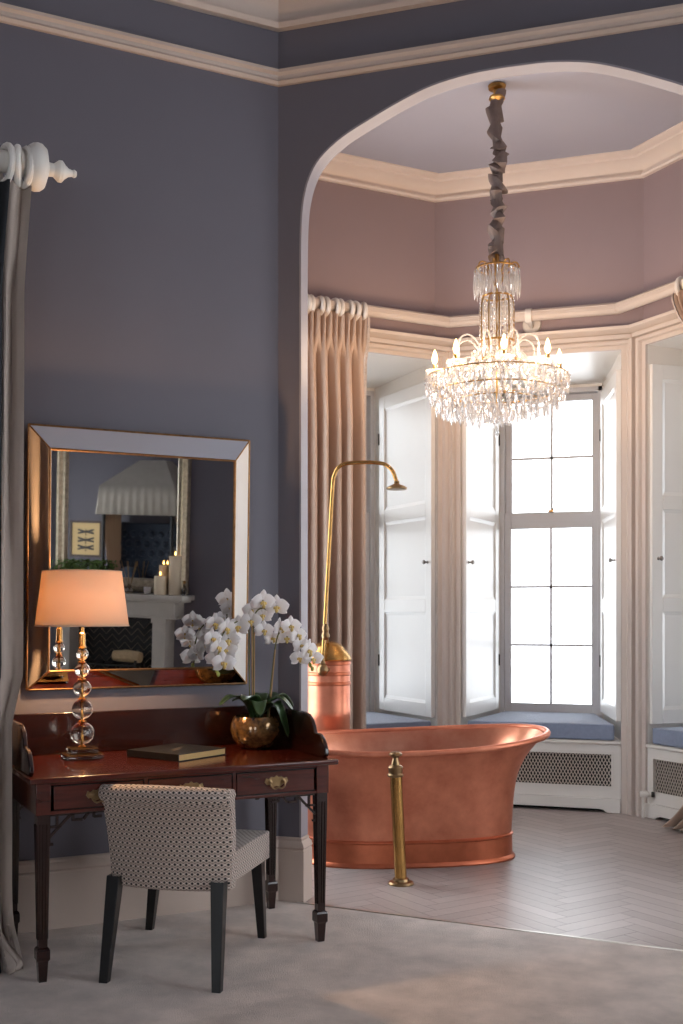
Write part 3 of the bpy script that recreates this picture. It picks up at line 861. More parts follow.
def handle_mb():
    m_ = MB()
    for sx in (-1, 1):
        m_.lathe([(.012, 0), (.010, .004), (.004, .006), (.004, .014), (.007, .018), (.001, .020)], 10, M=TR((sx*.03, 0, 0), 0, -PI/2))
    pl = [(-.052, .0), (-.046, .016), (-.034, .012), (-.024, .020), (-.01, .018), (0, .026), (.01, .018), (.024, .020), (.034, .012), (.046, .016), (.052, 0), (.042, -.012), (.03, -.010), (.016, -.022), (0, -.018), (-.016, -.022), (-.03, -.010), (-.042, -.012)]
    m_.prism(pl, 0, .003, M=Matrix(((1,0,0,0),(0,0,1,0),(0,1,0,0),(0,0,0,1))))
    m_.tube(spline([(-.03, .014, 0), (-.031, .018, -.014), (-.016, .020, -.026), (0, .020, -.022), (.016, .020, -.026), (.031, .018, -.014), (.03, .014, 0)], 4), .0035, 8)
    return m_
hsrc = None
for i in range(3):
    xa = X0+.085+W3*i+.010; xb = X0+.085+W3*(i+1)-.010
    m_ = MB(); m_.box((xa, Y1-.30, .647), (xb, Y1-.038, DT-.036))
    dr = obj('drawer', m_, mahogany, desk, bevel=.003)
    bd = MB(); bd.tube([(xa, Y1-.037, .648), (xb, Y1-.037, .648), (xb, Y1-.037, DT-.037), (xa, Y1-.037, DT-.037)], .0025, 6, closed=True)
    obj('cock_bead', bd, mahogany_dark, dr)
    if hsrc is None: hsrc = obj('handle', handle_mb(), old_brass, dr, label='brass swan neck handle'); h = hsrc
    else: h = hsrc.copy(); COL.objects.link(h); h.parent = dr
    h.location = ((xa+xb)/2, Y1-.038, .695)
# legs: square, tapered, fluted, spade feet
def leg_mb():
    m_ = MB(); 
    lv = [(.632, .0235), (.600, .0235), (.14, .0165), (.130, .0165), (.126, .022), (.118, .0245), (.085, .0245), (.077, .019), (.0, .0145)]
    for (za, ha), (zb, hb) in zip(lv, lv[1:]):
        va = [(-ha,-ha,za),(ha,-ha,za),(ha,ha,za),(-ha,ha,za)]; vb = [(-hb,-hb,zb),(hb,-hb,zb),(hb,hb,zb),(-hb,hb,zb)]
        m_.grid([va, vb], close_u=True)
    m_.face([(-.0145,-.0145,0),(-.0145,.0145,0),(.0145,.0145,0),(.0145,-.0145,0)])
    for sx, sy in ((0,1),(0,-1),(1,0),(-1,0)):
        for o_ in (-.5, 0, .5):
            a0, a1 = .0240, .0170
            if sx == 0: pts = [(o_*.026, sy*a0, .59), (o_*.019, sy*a1, .16)]
            else: pts = [(sx*a0, o_*.026, .59), (sx*a1, o_*.019, .16)]
            m_.tube(pts, .0035, 6)
    return m_
ls = None
for lx in (X0+.058, X1-.058):
    for ly in (Y0+.06, Y1-.062):
        if ls is None: ls = obj('leg', leg_mb(), mahogany_dark, desk, smooth=20); o = ls
        else: o = ls.copy(); COL.objects.link(o); o.parent = desk
        o.location = (lx-(.024 if lx < 0 and ly < 0 else 0), ly+(.03 if ly < 0 else 0), .006)
# fretwork brackets
for lx, sg in ((X0+.086, 1), (X1-.086, -1)):
    for ly in (Y1-.05, Y0+.06):
        m_ = MB()
        def fb(a, b, w_=.009): 
            a = Vector(a); b = Vector(b); bar(m_, (a.x, a.y), (b.x, b.y), w_, .012, 0)
        fb((0, 0), (.22*sg, 0)); fb((0, 0), (0, -.11)); fb((0, -.11), (.015*sg, -.11)); fb((0, -.085), (.085*sg, 0)); fb((.03*sg, 0), (.03*sg, -.05)); fb((.0, -.045), (.045*sg, -.045))
        fb((.09*sg, 0), (.09*sg, -.025)); fb((.085*sg, -.025), (.125*sg, -.025)); fb((.13*sg, -.025), (.15*sg, 0)); fb((.17*sg, 0), (.17*sg, -.02)); fb((.17*sg, -.018), (.2*sg, -.018))
        o = obj('fret_bracket', m_, mahogany_dark, desk, smooth=0); o.location = (lx-.004*sg, ly, .628)
# gallery
m_ = MB(); m_.box((X0+.012, Y0+.008, DT), (X1-.012, Y0+.026, .955)); obj('back_gallery', m_, mahogany_mid, desk, bevel=.004)
wp = [(.70, 0), (.712, .012), (.712, .03), (.700, .055), (.680, .078), (.655, .094), (.630, .098), (.610, .094), (.600, .100), (.590, .125), (.570, .152), (.535, .172), (.48, .180)]
wing = [(Y0+.026, DT)]+[(y-.42, DT+z) for y, z in wp]+[(Y0+.026, DT+.18)]
for xx in (X0+.012, X1-.030):
    m_ = MB(); m_.prism(wing, xx, xx+.018, M=Matrix(((0,0,1,0),(1,0,0,0),(0,1,0,0),(0,0,0,1)))); obj('side_gallery', m_, mahogany_mid, desk, bevel=.004)

# ------------------------------------------------------------------ mirror over the desk
mir = thing('wall_mirror', 'large rectangular mirror with angled mirror glass border, on the wall above the desk', 'mirror', LW(.687, .012, 1.055), (math.radians(-2), 0, A225))
ox, oz = .512, 1.148; ix, iz0, iz1 = .427, .082, 1.045; yo, yi = .010, .050
m_ = MB(); m_.box((-ix-.002, yi-.012, iz0-.002), (ix+.002, yi-.006, iz1+.002)); obj('mirror_glass', m_, mirror_m, mir, smooth=0)
O_ = [(-ox, 0), (ox, 0), (ox, oz), (-ox, oz)]; I_ = [(-ix, iz0), (ix, iz0), (ix, iz1), (-ix, iz1)]
for i, nm in enumerate(('bottom', 'left', 'top', 'right')):
    j = (i+1) % 4; m_ = MB()
    a = [(O_[i][0], yo, O_[i][1]), (O_[j][0], yo, O_[j][1]), (I_[j][0], yi, I_[j][1]), (I_[i][0], yi, I_[i][1])]
    b = [(x, y-.006, z) for x, y, z in a]
    m_.grid([a, b], close_u=True); m_.face(a); m_.face(list(reversed(b)))
    bmesh.ops.remove_doubles(m_.bm, verts=m_.bm.verts, dist=1e-5)
    obj('border_panel', m_, mirror_m, mir, smooth=0)
m_ = MB()
for P_, yy, rr in ((O_, yo, .0045), (I_, yi, .0048)):
    for i in range(4): m_.tube([(P_[i][0], yy, P_[i][1]), (P_[(i+1) % 4][0], yy, P_[(i+1) % 4][1])], rr, 8)
for i in range(4): m_.tube([(O_[i][0], yo+.001, O_[i][1]), (I_[i][0], yi+.001, I_[i][1])], .0035, 6)
obj('gilt_beading', m_, bronze, mir)
m_ = MB(); m_.box((-ox+.004, -.0, .004), (ox-.004, .006, oz-.004)); obj('backing', m_, wood_black, mir, smooth=0)

# ------------------------------------------------------------------ table lamp
lamp = thing('table_lamp', 'table lamp with stacked clear glass balls and cream linen shade on the desk', 'lamp', LW(1.020, .275, DT), (0, 0, A225))
m_ = MB(); m_.box((-.075, -.06, .001), (.075, .06, .019)); m_.box((-.055, -.045, .027), (.055, .045, .045)); obj('base', m_, lamp_glass, lamp, bevel=.003)
m_ = MB(); m_.box((-.077, -.062, .019), (.077, .062, .023)); m_.box((-.057, -.047, .045), (.057, .047, .048)); m_.box((-.02, -.02, .022), (.02, .02, .028)); obj('base_plate', m_, brass, lamp)
zz = .052; col_ = [( .020, .048)]
sizes = [.050, .044, .038, .032, .026]
m2 = MB(); gb = None
for r_ in sizes:
    m2.lathe([(.010, zz-.004), (.020, zz), (.010, zz+.006), (.010, zz+.010)], 14); zz += .008
    m_ = MB(); m_.sphere((0,0,0), r_, 24, (1,1,.96)); o = obj('glass_ball', m_, lamp_glass, lamp); o.location = (0, 0, zz+r_*.96)
    zz += 2*r_*.96+.002
m2.lathe([(.010, zz-.004), (.018, zz), (.014, zz+.01), (.014, zz+.06), (.009, zz+.065), (.009, zz+.185), (.013, zz+.197)], 14)
m2.tube([(0, 0, .045), (0, 0, zz)], .004, 8)
obj('stem', m2, brass, lamp)
sh0, sh1 = 1.332-DT, 1.565-DT
m_ = MB(); m_.lathe([(.193, sh0), (.163, sh1)], 48, cap=False); obj('lamp_shade', m_, shade_m, lamp, solid=.002)
m_ = MB(); n = 40
m_.tube([(.1935*math.cos(2*PI*k/n), .1935*math.sin(2*PI*k/n), sh0+.003) for k in range(n)], .0028, 6, closed=True); obj('shade_trim', m_, shade_m, lamp); m_ = MB()
m_.tube([(.1635*math.cos(2*PI*k/n), .1635*math.sin(2*PI*k/n), sh1-.002) for k in range(n)], .0028, 6, closed=True)
obj('shade_trim', m_, shade_m, lamp)
m_ = MB(); m_.sphere((0, 0, zz+.225), .026, 16, (1,1,1.25)); obj('bulb', m_, bulb_m, lamp)
ld = bpy.data.lights.new('lamp_bulb_light', 'POINT'); ld.energy = LAMP_W; ld.color = (1, .60, .30); ld.shadow_soft_size = .03
lo = bpy.data.objects.new('lamp_bulb_light', ld); link(lo, lamp); lo.location = (0, 0, zz+.225)

# ------------------------------------------------------------------ book

book = thing('book', 'thick square black leather bound book lying on the desk', 'book', LW(.632, .36, DT+.001), (0, 0, A225+math.radians(-152)))
bw, bl_, bt = .150, .150, .030
m_ = MB(); m_.box((-bw, -bl_, 0), (bw, bl_, .003)); m_.box((-bw, -bl_, bt-.003), (bw, bl_, bt)); m_.box((-bw, -bl_, 0), (-bw+.005, bl_, bt)); obj('cover', m_, book_m, book, bevel=.0012)
m_ = MB(); m_.box((-bw+.005, -bl_+.004, .003), (bw-.005, bl_-.004, bt-.003)); obj('pages', m_, page_m, book, smooth=0)
m_ = MB(); m_.box((-.075, -.02, bt), (.0, -.008, bt+.0005)); m_.box((-.04, .0, bt), (.07, .010, bt+.0005)); obj('cover_lettering', m_, mat('dull_gilt', (120,110,96), .5, .6), book, M=TR((0,0,0), .35), smooth=0)

# ------------------------------------------------------------------ orchid
PX, PD = .218, .25
orc = thing('potted_orchid', 'white orchid in a mottled gold bowl on the right end of the desk', 'orchid', LW(PX, PD, DT+.001), (0, 0, A225))
def OL(s, d, z): return Vector((s-PX, d-PD, z-DT))
m_ = MB(); m_.lathe([(.058, 0), (.080, .008), (.108, .045), (.119, .082), (.115, .116), (.100, .146), (.094, .146), (.106, .112), (.108, .08)], 40, cap=True); obj('bowl', m_, pot_m, orc)
m_ = MB(); m_.lathe([(.093, .118), (.07, .128), (.03, .134), (.001, .136)], 24); obj('moss', m_, moss_m, orc)
def leaf(pts, wd, nm='leaf'):
    sp = spline(pts, 6); m_ = MB(); rows = []; N = len(sp)
    for i, p in enumerate(sp):
        t = i/(N-1); t_ = (sp[min(i+1, N-1)]-sp[max(i-1, 0)]).normalized(); side = t_.cross(Vector((0,0,1))).normalized(); upv = side.cross(t_)
        ww = wd*(math.sin(PI*min(1, .12+t*.88))**.6 if t < .999 else .02)
        rows.append([p+side*(ww*k)+upv*(.22*ww*abs(k)**1.5) for k in (-1, -.66, -.33, 0, .33, .66, 1)])
    m_.grid(rows); return obj(nm, m_, leaf_m, orc, solid=.003, smooth=60)
b0 = (0, 0, .125)
for tip, midz, wd in (((.185, .02, .20), .235, .046), ((.10, .10, .225), .24, .042), ((-.10, .13, .055), .20, .048), ((-.19, -.02, .175), .235, .046), ((-.06, -.08, .24), .235, .042), ((.04, .14, .16), .215, .040), ((-.14, .10, .165), .225, .044), ((.09, -.07, .21), .22, .038)):
    t = Vector(tip); leaf([b0, Vector((t.x*.3, t.y*.3, midz-.03)), Vector((t.x*.65, t.y*.65, midz)), t], wd)
for s_, zt in ((.240, 1.33), (.228, 1.30), (.125, 1.22)):
    m_ = MB(); m_.tube([(s_-PX)*.6 and (( s_-PX)*.7, -.01, .12), (s_-PX, .0, zt-DT)], .0035, 8); obj('stake', m_, stake_m, orc)
LFL = [(0.407,0.214,1.342),(0.362,0.244,1.321),(0.299,0.227,1.326),(0.431,0.25,1.275),(0.404,0.253,1.238),(0.349,0.197,1.22),(0.393,0.191,1.183),(0.387,0.274,1.165),(0.34,0.216,1.268)]
RFL = [(0.224,0.213,1.401),(0.204,0.29,1.441),(0.182,0.237,1.379),(0.128,0.274,1.417),(0.24,0.238,1.353),(0.183,0.254,1.31),(0.122,0.205,1.271),(0.102,0.253,1.32),(0.059,0.277,1.329),(0.061,0.242,1.276),(0.018,0.264,1.287),(-0.003,0.257,1.238),(-0.017,0.20,1.176),(-0.035,0.266,1.216),(-0.067,0.249,1.177)]
for pts in ([(.235, .215, .90), (.240, .218, 1.15), (.243, .22, 1.31), (.265, .222, 1.352), (.31, .222, 1.345), (.365, .222, 1.30), (.39, .222, 1.22), (.392, .222, 1.115)],
            [(.215, .215, .90), (.222, .225, 1.15), (.226, .235, 1.34), (.215, .245, 1.395), (.185, .25, 1.41), (.15, .25, 1.39)],
            [(.15, .215, .90), (.128, .225, 1.12), (.112, .235, 1.26), (.09, .24, 1.305), (.04, .24, 1.30), (-.01, .24, 1.25), (-.045, .24, 1.18), (-.066, .24, 1.128)]):
    m_ = MB(); m_.tube(spline([OL(*p) for p in pts], 6), .0034, 8); obj('flower_stem', m_, stem_m, orc)
def petal(m_, ang, L_, Wd, cup, z0=0):
    rows = []
    for i in range(7):
        t = i/6; ww = Wd*math.sin(PI*min(1, .06+.94*t)**.75)**.75 if t < .999 else .001
        rr = .004+L_*t; zz_ = z0+cup*math.sin(t*PI*.6)
        rows.append([(rr*math.cos(ang)-k*ww*math.sin(ang), rr*math.sin(ang)+k*ww*math.cos(ang), zz_-.006*k*k) for k in (-1, -.5, 0, .5, 1)])
    m_.grid(rows)
def flower_parts():
    m_ = MB()
    for a in (90, 212, 328): petal(m_, math.radians(a), .040, .0155, .004, -.002)
    for a in (8, 172): petal(m_, math.radians(a), .043, .027, .008, .002)
    l_ = MB(); l_.tube(spline([(0, 0, .002), (0, -.006, .014), (0, -.016, .016), (0, -.022, .010)], 4), [.004, .005, .006, .006, .0055, .005, .006, .007, .006, .005, .004, .003, .002], 8)
    l_.sphere((.008, -.004, .010), .006, 8, (.7, 1, 1)); l_.sphere((-.008, -.004, .010), .006, 8, (.7, 1, 1))
    return m_, l_
fsrc = None; rnd = random.Random(4)
for lst in (LFL, RFL):
    for (s_, dd, z_) in lst:
        face = Vector((rnd.uniform(-.55, .55), 1, rnd.uniform(-.45, .25))); qd = face.to_track_quat('Z', 'Y')
        if fsrc is None:
            a_, b_ = flower_parts(); fsrc = obj('flower', a_, petal_m, orc, smooth=60); lsrc = obj('flower_lip', b_, lip_m, fsrc); f = fsrc
        else:
            f = fsrc.copy(); COL.objects.link(f); f.parent = orc
            l2 = lsrc.copy(); COL.objects.link(l2); l2.parent = f
        f.location = OL(s_, dd, z_); f.rotation_euler = qd.to_euler(); f.scale = [rnd.uniform(1.0, 1.3)]*3
for p in ((.392, .222, 1.112), (.399, .222, 1.128), (-.066, .245, 1.128), (-.058, .24, 1.145)):
    m_ = MB(); m_.sphere((0, 0, 0), .009, 10, (1, 1, 1.35)); o = obj('bud', m_, bud_m, orc); o.location = OL(*p)

# ------------------------------------------------------------------ chair
chair = thing('desk_chair', 'low backed chair in dotted beige weave with dark legs, at the desk', 'chair', (-1.972, 4.075, .006), (0, 0, math.radians(4.0)))
def taper(m_, top, bot, ht, hb):
    (x0, y0, z0), (x1, y1, z1) = top, bot
    m_.grid([[(x0-ht,y0-ht,z0),(x0+ht,y0-ht,z0),(x0+ht,y0+ht,z0),(x0-ht,y0+ht,z0)], [(x1-hb,y1-hb,z1),(x1+hb,y1-hb,z1),(x1+hb,y1+hb,z1),(x1-hb,y1+hb,z1)]], close_u=True)
    m_.face([(x1-hb,y1-hb,z1),(x1-hb,y1+hb,z1),(x1+hb,y1+hb,z1),(x1+hb,y1-hb,z1)])
    return m_
for sx in (-1, 1):
    obj('leg', taper(MB(), (sx*.210+.010, -.255, .38), (sx*.224+.024, -.350, 0), .026, .017), ebony, chair, bevel=.003, smooth=20)
    obj('leg', taper(MB(), (sx*.225-.035, .285, .37), (sx*.258-.066, .345, 0), .025, .016), ebony, chair, bevel=.003, smooth=20)
m_ = MB()
m_.prism([(-.225, -.215), (.240, -.215), (.238, .30), (.230, .318), (-.285, .318), (-.292, .30)], .350, .462)
bmesh.ops.subdivide_edges(m_.bm, edges=m_.bm.edges[:], cuts=3, use_grid_fill=True)
for v in m_.bm.verts:
    if v.co.z > .455: v.co.z += .014*(1-(v.co.x/.3)**2)*max(0, 1-((v.co.y-.05)/.27)**2)
obj('seat', m_, fabric_m, chair, uv=True, bevel=.014, seg=3, smooth=50)
prof = [(y_, .338+(z_-.395)*1.05) for y_, z_ in [(-.205, .395), (-.212, .50), (-.235, .62), (-.262, .725), (-.272, .752), (-.292, .772), (-.322, .778), (-.346, .768), (-.358, .745), (-.354, .722), (-.338, .708), (-.322, .690), (-.300, .60), (-.285, .50), (-.280, .395)]]
rows = []
for i in range(17):
    x = -1+2*i/16; k = 1-.0*abs(x); hw = .247
    yo_ = .045*x*x
    edge_ = .010*max(0, (abs(x)-.93)/.07)
    rows.append([((hw+.02*((z-.395)/.38))*x+.012, y+yo_+(edge_ if y < -.27 else -edge_), z-(.012*x*x if z > .70 else 0)) for y, z in prof])
m_ = MB(); g = m_.grid(rows, close_u=True); m_.bm.faces.new(list(reversed(g[0]))); m_.bm.faces.new(g[-1])
obj('backrest', m_, fabric_m, chair, uv=True, bevel=.006, seg=2, smooth=50)

# ------------------------------------------------------------------ copper bath
def CW(xc, D, z=0):
    t = math.radians(18.1); return (xc*math.cos(t)-D*math.sin(t), xc*math.sin(t)+D*math.cos(t), z)
TUBC = CW(.39, 6.40); TA = math.radians(18.1+8)
bath = thing('bathtub', 'copper bateau bath with high rolled ends on the wooden bay floor', 'bath', TUBC, (0, 0, TA))
NT = 72
def ring(a, b, z, p=2.4, dz=0):
    out = []
    for k in range(NT):
        t = 2*PI*k/NT; c_, s_ = math.cos(t), math.sin(t)
        x = a*math.copysign(abs(c_)**(2/p), c_); y = b*math.copysign(abs(s_)**(2/p), s_)
        out.append((x, y, z+dz*abs(x/a)**2.6))
    return out
RZ = .650
def lift(x, y): return .062*((x/.82+1)/2)**3+.03*max(0, -x/.82)**3+.022*y/.42
def rim_ring(a, b, z, p, t):
    return [(x, y, z_+lift(x, y)*t) for x, y, z_ in ring(a, b, z, p)]
def shell(off_):
    lv = []
    for t in [i/14 for i in range(15)]:
        fl = t**4.2
        a = .585+0.208*fl+.012*math.sin(PI*t)-off_; b = .285+.12*(.4*t+.6*fl)-off_
        lv.append(rim_ring(a, b, .13+(RZ-.13)*t, 2.5-.3*t, t**1.6))
    return lv
m_ = MB(); m_.grid(shell(0), close_u=True); obj('tub_body', m_, copper, bath, smooth=70)
m_ = MB(); inn = shell(.016); inn[0] = ring(.53, .22, .15, 2.5); inn[1] = ring(.555, .25, .16, 2.5); g = m_.grid(inn, close_u=True); m_.bm.faces.new(g[0]); obj('tub_lining', m_, copper_in, bath, smooth=70)
rim = rim_ring(.800, .405, RZ, 2.2, 1)
m_ = MB(); m_.tube(rim, .0185, 12, closed=True); obj('rolled_rim', m_, copper, bath, smooth=80)
m_ = MB()
m_.grid([ring(.606, .304, .0, 2.5), ring(.608, .306, .008, 2.5), ring(.604, .302, .016, 2.5), ring(.592, .292, .026, 2.5), ring(.590, .290, .128, 2.5), ring(.596, .296, .134, 2.5), ring(.596, .296, .142, 2.5), ring(.584, .284, .148, 2.5)], close_u=True); obj('plinth', m_, copper_band, bath, smooth=40)
m_ = MB(); m_.lathe([(.03, .001), (.028, .006), (.012, .008), (.012, .03), (.02, .034), (.001, .036)], 16, M=TR((-.05, 0, .150))); obj('waste_plug', m_, brass, bath)

# brass standing waste post in front of the bath
tp_ = thing('bath_post', 'slim brass standing post on a round foot in front of the copper bath', 'bath tap', (-1.495, 5.556, 0))
lean = Vector((-.030*math.cos(math.radians(18.1)), -.030*math.sin(math.radians(18.1)), 0))
def LM(z): return Matrix.Translation((lean.x*z/.65, lean.y*z/.65, 0))
m_ = MB(); m_.lathe([(.066, 0), (.066, .006), (.060, .014), (.044, .018), (.040, .030), (.034, .034), (.001, .034)], 32); obj('foot', m_, old_brass, tp_)
m_ = MB(); g = m_.tube([Vector((lean.x*z/.65, lean.y*z/.65, z)) for z in (.02, .2, .4, .555)], .031, 24); obj('column', m_, brass, tp_)
m_ = MB(); m_.lathe([(.031, .55), (.040, .552), (.042, .560), (.036, .568), (.036, .592), (.039, .598), (.034, .606), (.022, .612), (.020, .626), (.016, .634), (.014, .648), (.024, .654), (.033, .660), (.034, .668), (.026, .676), (.010, .680), (.001, .681)], 24, M=LM(.6)); obj('plunger_knob', m_, old_brass, tp_)

# copper boiler with shower
hx = CW(-.083, 6.93)
boil = thing('copper_boiler', 'tall copper cylinder with domed brass lid standing between bath and curtain', 'boiler', (hx[0], hx[1], 0))
m_ = MB(); m_.lathe([(.136, .0), (.136, .74), (.138, .745), (.138, .80), (.136, .805), (.136, 1.10)], 40); obj('cylinder', m_, copper, boil)
m_ = MB()
for z in (1.085, 1.02, .96, .30, .02):
    m_ = MB(); m_.lathe([(.136, z-.012), (.1405, z-.008), (.1405, z+.008), (.136, z+.012)], 40, cap=False); obj('band', m_, copper_band, boil)
m_ = MB(); m_.lathe([(.146, 1.100), (.148, 1.108), (.144, 1.118), (.132, 1.140), (.118, 1.160), (.108, 1.168), (.100, 1.180), (.075, 1.202), (.04, 1.216), (.001, 1.22)], 40); obj('lid', m_, brass, boil)

def SW(px, py, D): return CW((px-341.5)/1120*D, D, 1.38+(615-py)/1120*D)
b_ = Vector(SW(322.5, 668, 6.735))
shw = thing('shower_riser', 'brass shower pipe rising over the bath with arched arm and round head', 'shower', b_)
MI = Matrix.Translation(-b_)
pts = [SW(323, 655, 6.735), SW(328.5, 560, 6.735), SW(332.5, 488, 6.73), SW(334.5, 475, 6.73), SW(339, 467, 6.725), SW(347, 463.5, 6.72), SW(360, 462.5, 6.70), SW(374, 462.5, 6.68), SW(385, 464.5, 6.67), SW(392.5, 471, 6.66), SW(396.3, 481, 6.66)]
m_ = MB(); m_.tube(spline(pts, 5), .0118, 12); obj('pipe', m_, brass, shw, M=MI)
m_ = MB(); c_ = Vector(SW(396.7, 487, 6.66)); m_.lathe([(.013, .036), (.018, .030), (.014, .022), (.020, .016), (.050, .004), (.062, -.004), (.062, -.012), (.056, -.016), (.001, -.014)], 28, M=Matrix.Translation(c_)); obj('shower_head', m_, old_brass, shw, M=MI)
m_ = MB(); c_ = Vector(SW(322.5, 670, 6.735)); m_.sphere(c_, .036, 16, (1, .9, 1.1)); m_.lathe([(.014, .03), (.020, .04), (.014, .055), (.012, .09)], 12, M=Matrix.Translation(c_)); m_.tube([c_, Vector(CW(-.083, 6.80, c_.z))], .014, 10); obj('mixer_valve', m_, old_brass, shw, M=MI)
m_ = MB(); c_ = Vector(SW(325.5, 632, 6.735)); m_.lathe([(.012, -.05), (.022, -.04), (.026, -.02), (.018, .0), (.024, .02), (.018, .04), (.012, .05)], 14, M=Matrix.Translation(c_)); m_.tube([c_, Vector(CW(-.083, 6.86, c_.z-.06)), Vector(CW(-.083, 6.92, 1.185))], .008, 8); obj('collar', m_, old_brass, shw, M=MI)

# radiator valve at the foot of the corner post
vx = CW((643-341.5)/1120*7.60, 7.60)
val = thing('radiator_valve', 'small cream radiator valve and pipe low at the right bay corner', 'valve', (vx[0], vx[1], 0))
m_ = MB(); m_.tube([(0, 0, .001), (0, 0, .16)], .009, 10); m_.tube([(0, 0, .155), (.07, .0, .165)], .009, 10); obj('pipe', m_, white_paint, val)
m_ = MB(); m_.lathe([(.018, -.03), (.022, -.02), (.022, .02), (.018, .03)], 14, M=TR((.01, 0, .165), 0, 0, PI/2)); obj('valve_body', m_, white_paint, val)
m_ = MB(); m_.lathe([(.018, 0), (.020, .008), (.016, .022)], 12, M=TR((.055, 0, .165), 0, 0, PI/2)); obj('valve_knob', m_, iron, val)

# ------------------------------------------------------------------ chandelier
CH = (-1.201, 6.677)
chan = thing('chandelier', 'crystal chandelier with lit candle bulbs hanging in the bay above the bath', 'chandelier', (CH[0], CH[1], CEIL))
def Z(z): return z-CEIL
m_ = MB(); m_.lathe([(.03, Z(4.558)), (.055, Z(4.553)), (.05, Z(4.535)), (.025, Z(4.525)), (.02, Z(4.50)), (.045, Z(4.49)), (.05, Z(4.475)), (.03, Z(4.455)), (.012, Z(4.45)), (.012, Z(3.40))], 20); obj('ceiling_hook', m_, gold, chan)
rnd = random.Random(9); rows = []; N_ = 22
knots = []; z = 4.47; j_ = 0
while z > 3.50:
    knots.append((z, rnd.uniform(.040, .052) if j_ % 2 == 0 else rnd.uniform(.026, .034), rnd.uniform(-.010, .010), rnd.uniform(-.010, .010), rnd.uniform(-.75, .75), rnd.uniform(-.75, .75), rnd.uniform(0, 6)))
    z -= .045 if z > 4.25 else rnd.uniform(.016, .030); j_ += 1
for z, r_, ox_, oy_, tx, ty, ph in knots:
    big = .020*math.sin(z*17)*(1 if z > 4.05 else .35)
    row = []
    for k in range(N_):
        a = 2*PI*k/N_; rr = r_*(1+.16*math.sin(2*a+ph)+.08*math.sin(5*a+ph)); x, y = rr*math.cos(a), rr*math.sin(a)
        row.append((ox_+big+x, oy_+y, Z(z)+tx*x+ty*y))
    rows.append(row)
m_ = MB(); m_.grid(rows, close_u=True); obj('fabric_sleeve', m_, sleeve_m, chan, smooth=50)
# frame: centre stem, hoops and arms
m_ = MB()
m_.tube([(0, 0, Z(3.50)), (0, 0, Z(2.60))], .006, 10)
def hoop(r, z, th=.006, n=40): m_.tube([(r*math.cos(2*PI*k/n), r*math.sin(2*PI*k/n), Z(z)) for k in range(n)], th, 6, closed=True)
hoop(.115, 3.46); hoop(.085, 3.29); hoop(.10, 3.02); hoop(.42, 2.805, .004); hoop(.36, 2.72, .004); hoop(.25, 2.665, .004)
hoop(.13, 2.90, .008)
for k in range(10):
    a = 2*PI*k/10; m_.tube(spline([(.085*math.cos(a), .085*math.sin(a), Z(3.29)), (.10*math.cos(a), .10*math.sin(a), Z(3.24)), (.102*math.cos(a), .102*math.sin(a), Z(3.1)), (.10*math.cos(a), .10*math.sin(a), Z(2.9))], 4), .004, 6)
for k in range(8):
    a = 2*PI*k/8; m_.tube(spline([(.02*math.cos(a), .02*math.sin(a), Z(3.36)), (.07*math.cos(a), .07*math.sin(a), Z(3.47)), (.115*math.cos(a), .115*math.sin(a), Z(3.485)), (.135*math.cos(a), .135*math.sin(a), Z(3.45))], 5), .005, 6)
obj('gilt_frame', m_, gold, chan)
# near direction
nd = math.atan2(0-CH[1], 0-CH[0])
armsrc = None; asrc = {}
drop = [(.0015, 0), (.006, -.010), (.0035, -.018), (.008, -.032), (.0105, -.056), (.007, -.078), (.001, -.098)]
def drop_mb():
    m_ = MB(); m_.lathe(drop, 6); return m_
def arm_shape():
    m_ = MB()
    m_.tube(spline([(.09, 0, Z(2.88)), (.17, 0, Z(2.93)), (.24, 0, Z(2.86)), (.31, 0, Z(2.775)), (.355, 0, Z(2.775)), (.378, 0, Z(2.815)), (.372, 0, Z(2.835))], 6), .0075, 8)
    return m_
for k in range(8):
    a = nd+math.radians(6+45*k)
    if armsrc is None:
        arm = obj('arm', arm_shape(), crystal, chan); armsrc = arm
        m_ = MB(); m_.lathe([(.012, Z(2.828)), (.05, Z(2.838)), (.056, Z(2.850)), (.05, Z(2.848)), (.018, Z(2.842))], 16, M=TR((.372, 0, 0))); pan = obj('drip_pan', m_, crystal, arm)
        m_ = MB(); m_.lathe([(.013, Z(2.842)), (.0135, Z(2.886)), (.009, Z(2.890))], 12, M=TR((.372, 0, 0))); can = obj('candle', m_, gold, arm)
        m_ = MB(); m_.lathe([(.008, Z(2.888)), (.0165, Z(2.906)), (.018, Z(2.922)), (.012, Z(2.946)), (.005, Z(2.966)), (.001, Z(2.975))], 12, M=TR((.372, 0, 0))); bul = obj('bulb', m_, bulb_m, arm)
        parts = [pan, can, bul]
    else:
        arm = armsrc.copy(); COL.objects.link(arm); arm.parent = chan
        for p in parts: c2 = p.copy(); COL.objects.link(c2); c2.parent = arm
    arm.rotation_euler = (0, 0, a)
    ld = bpy.data.lights.new('candle_light', 'POINT'); ld.energy = CANDLE_W; ld.color = (1, .68, .44); ld.shadow_soft_size = .02
    lo = bpy.data.objects.new('candle_light', ld); link(lo, chan); lo.location = (.372*math.cos(a), .372*math.sin(a), Z(2.924))
# tall curled crystal sprays between the candles
for k in range(8):
    a = nd+math.radians(28+45*k)
    m_ = MB(); m_.tube(spline([(.08, 0, Z(2.88)), (.12, 0, Z(2.99)), (.18, 0, Z(3.045)), (.235, 0, Z(3.03)), (.255, 0, Z(2.99))], 5), .0055, 6)
    o = obj('curled_spray', m_, crystal, chan); o.rotation_euler = (0, 0, a)
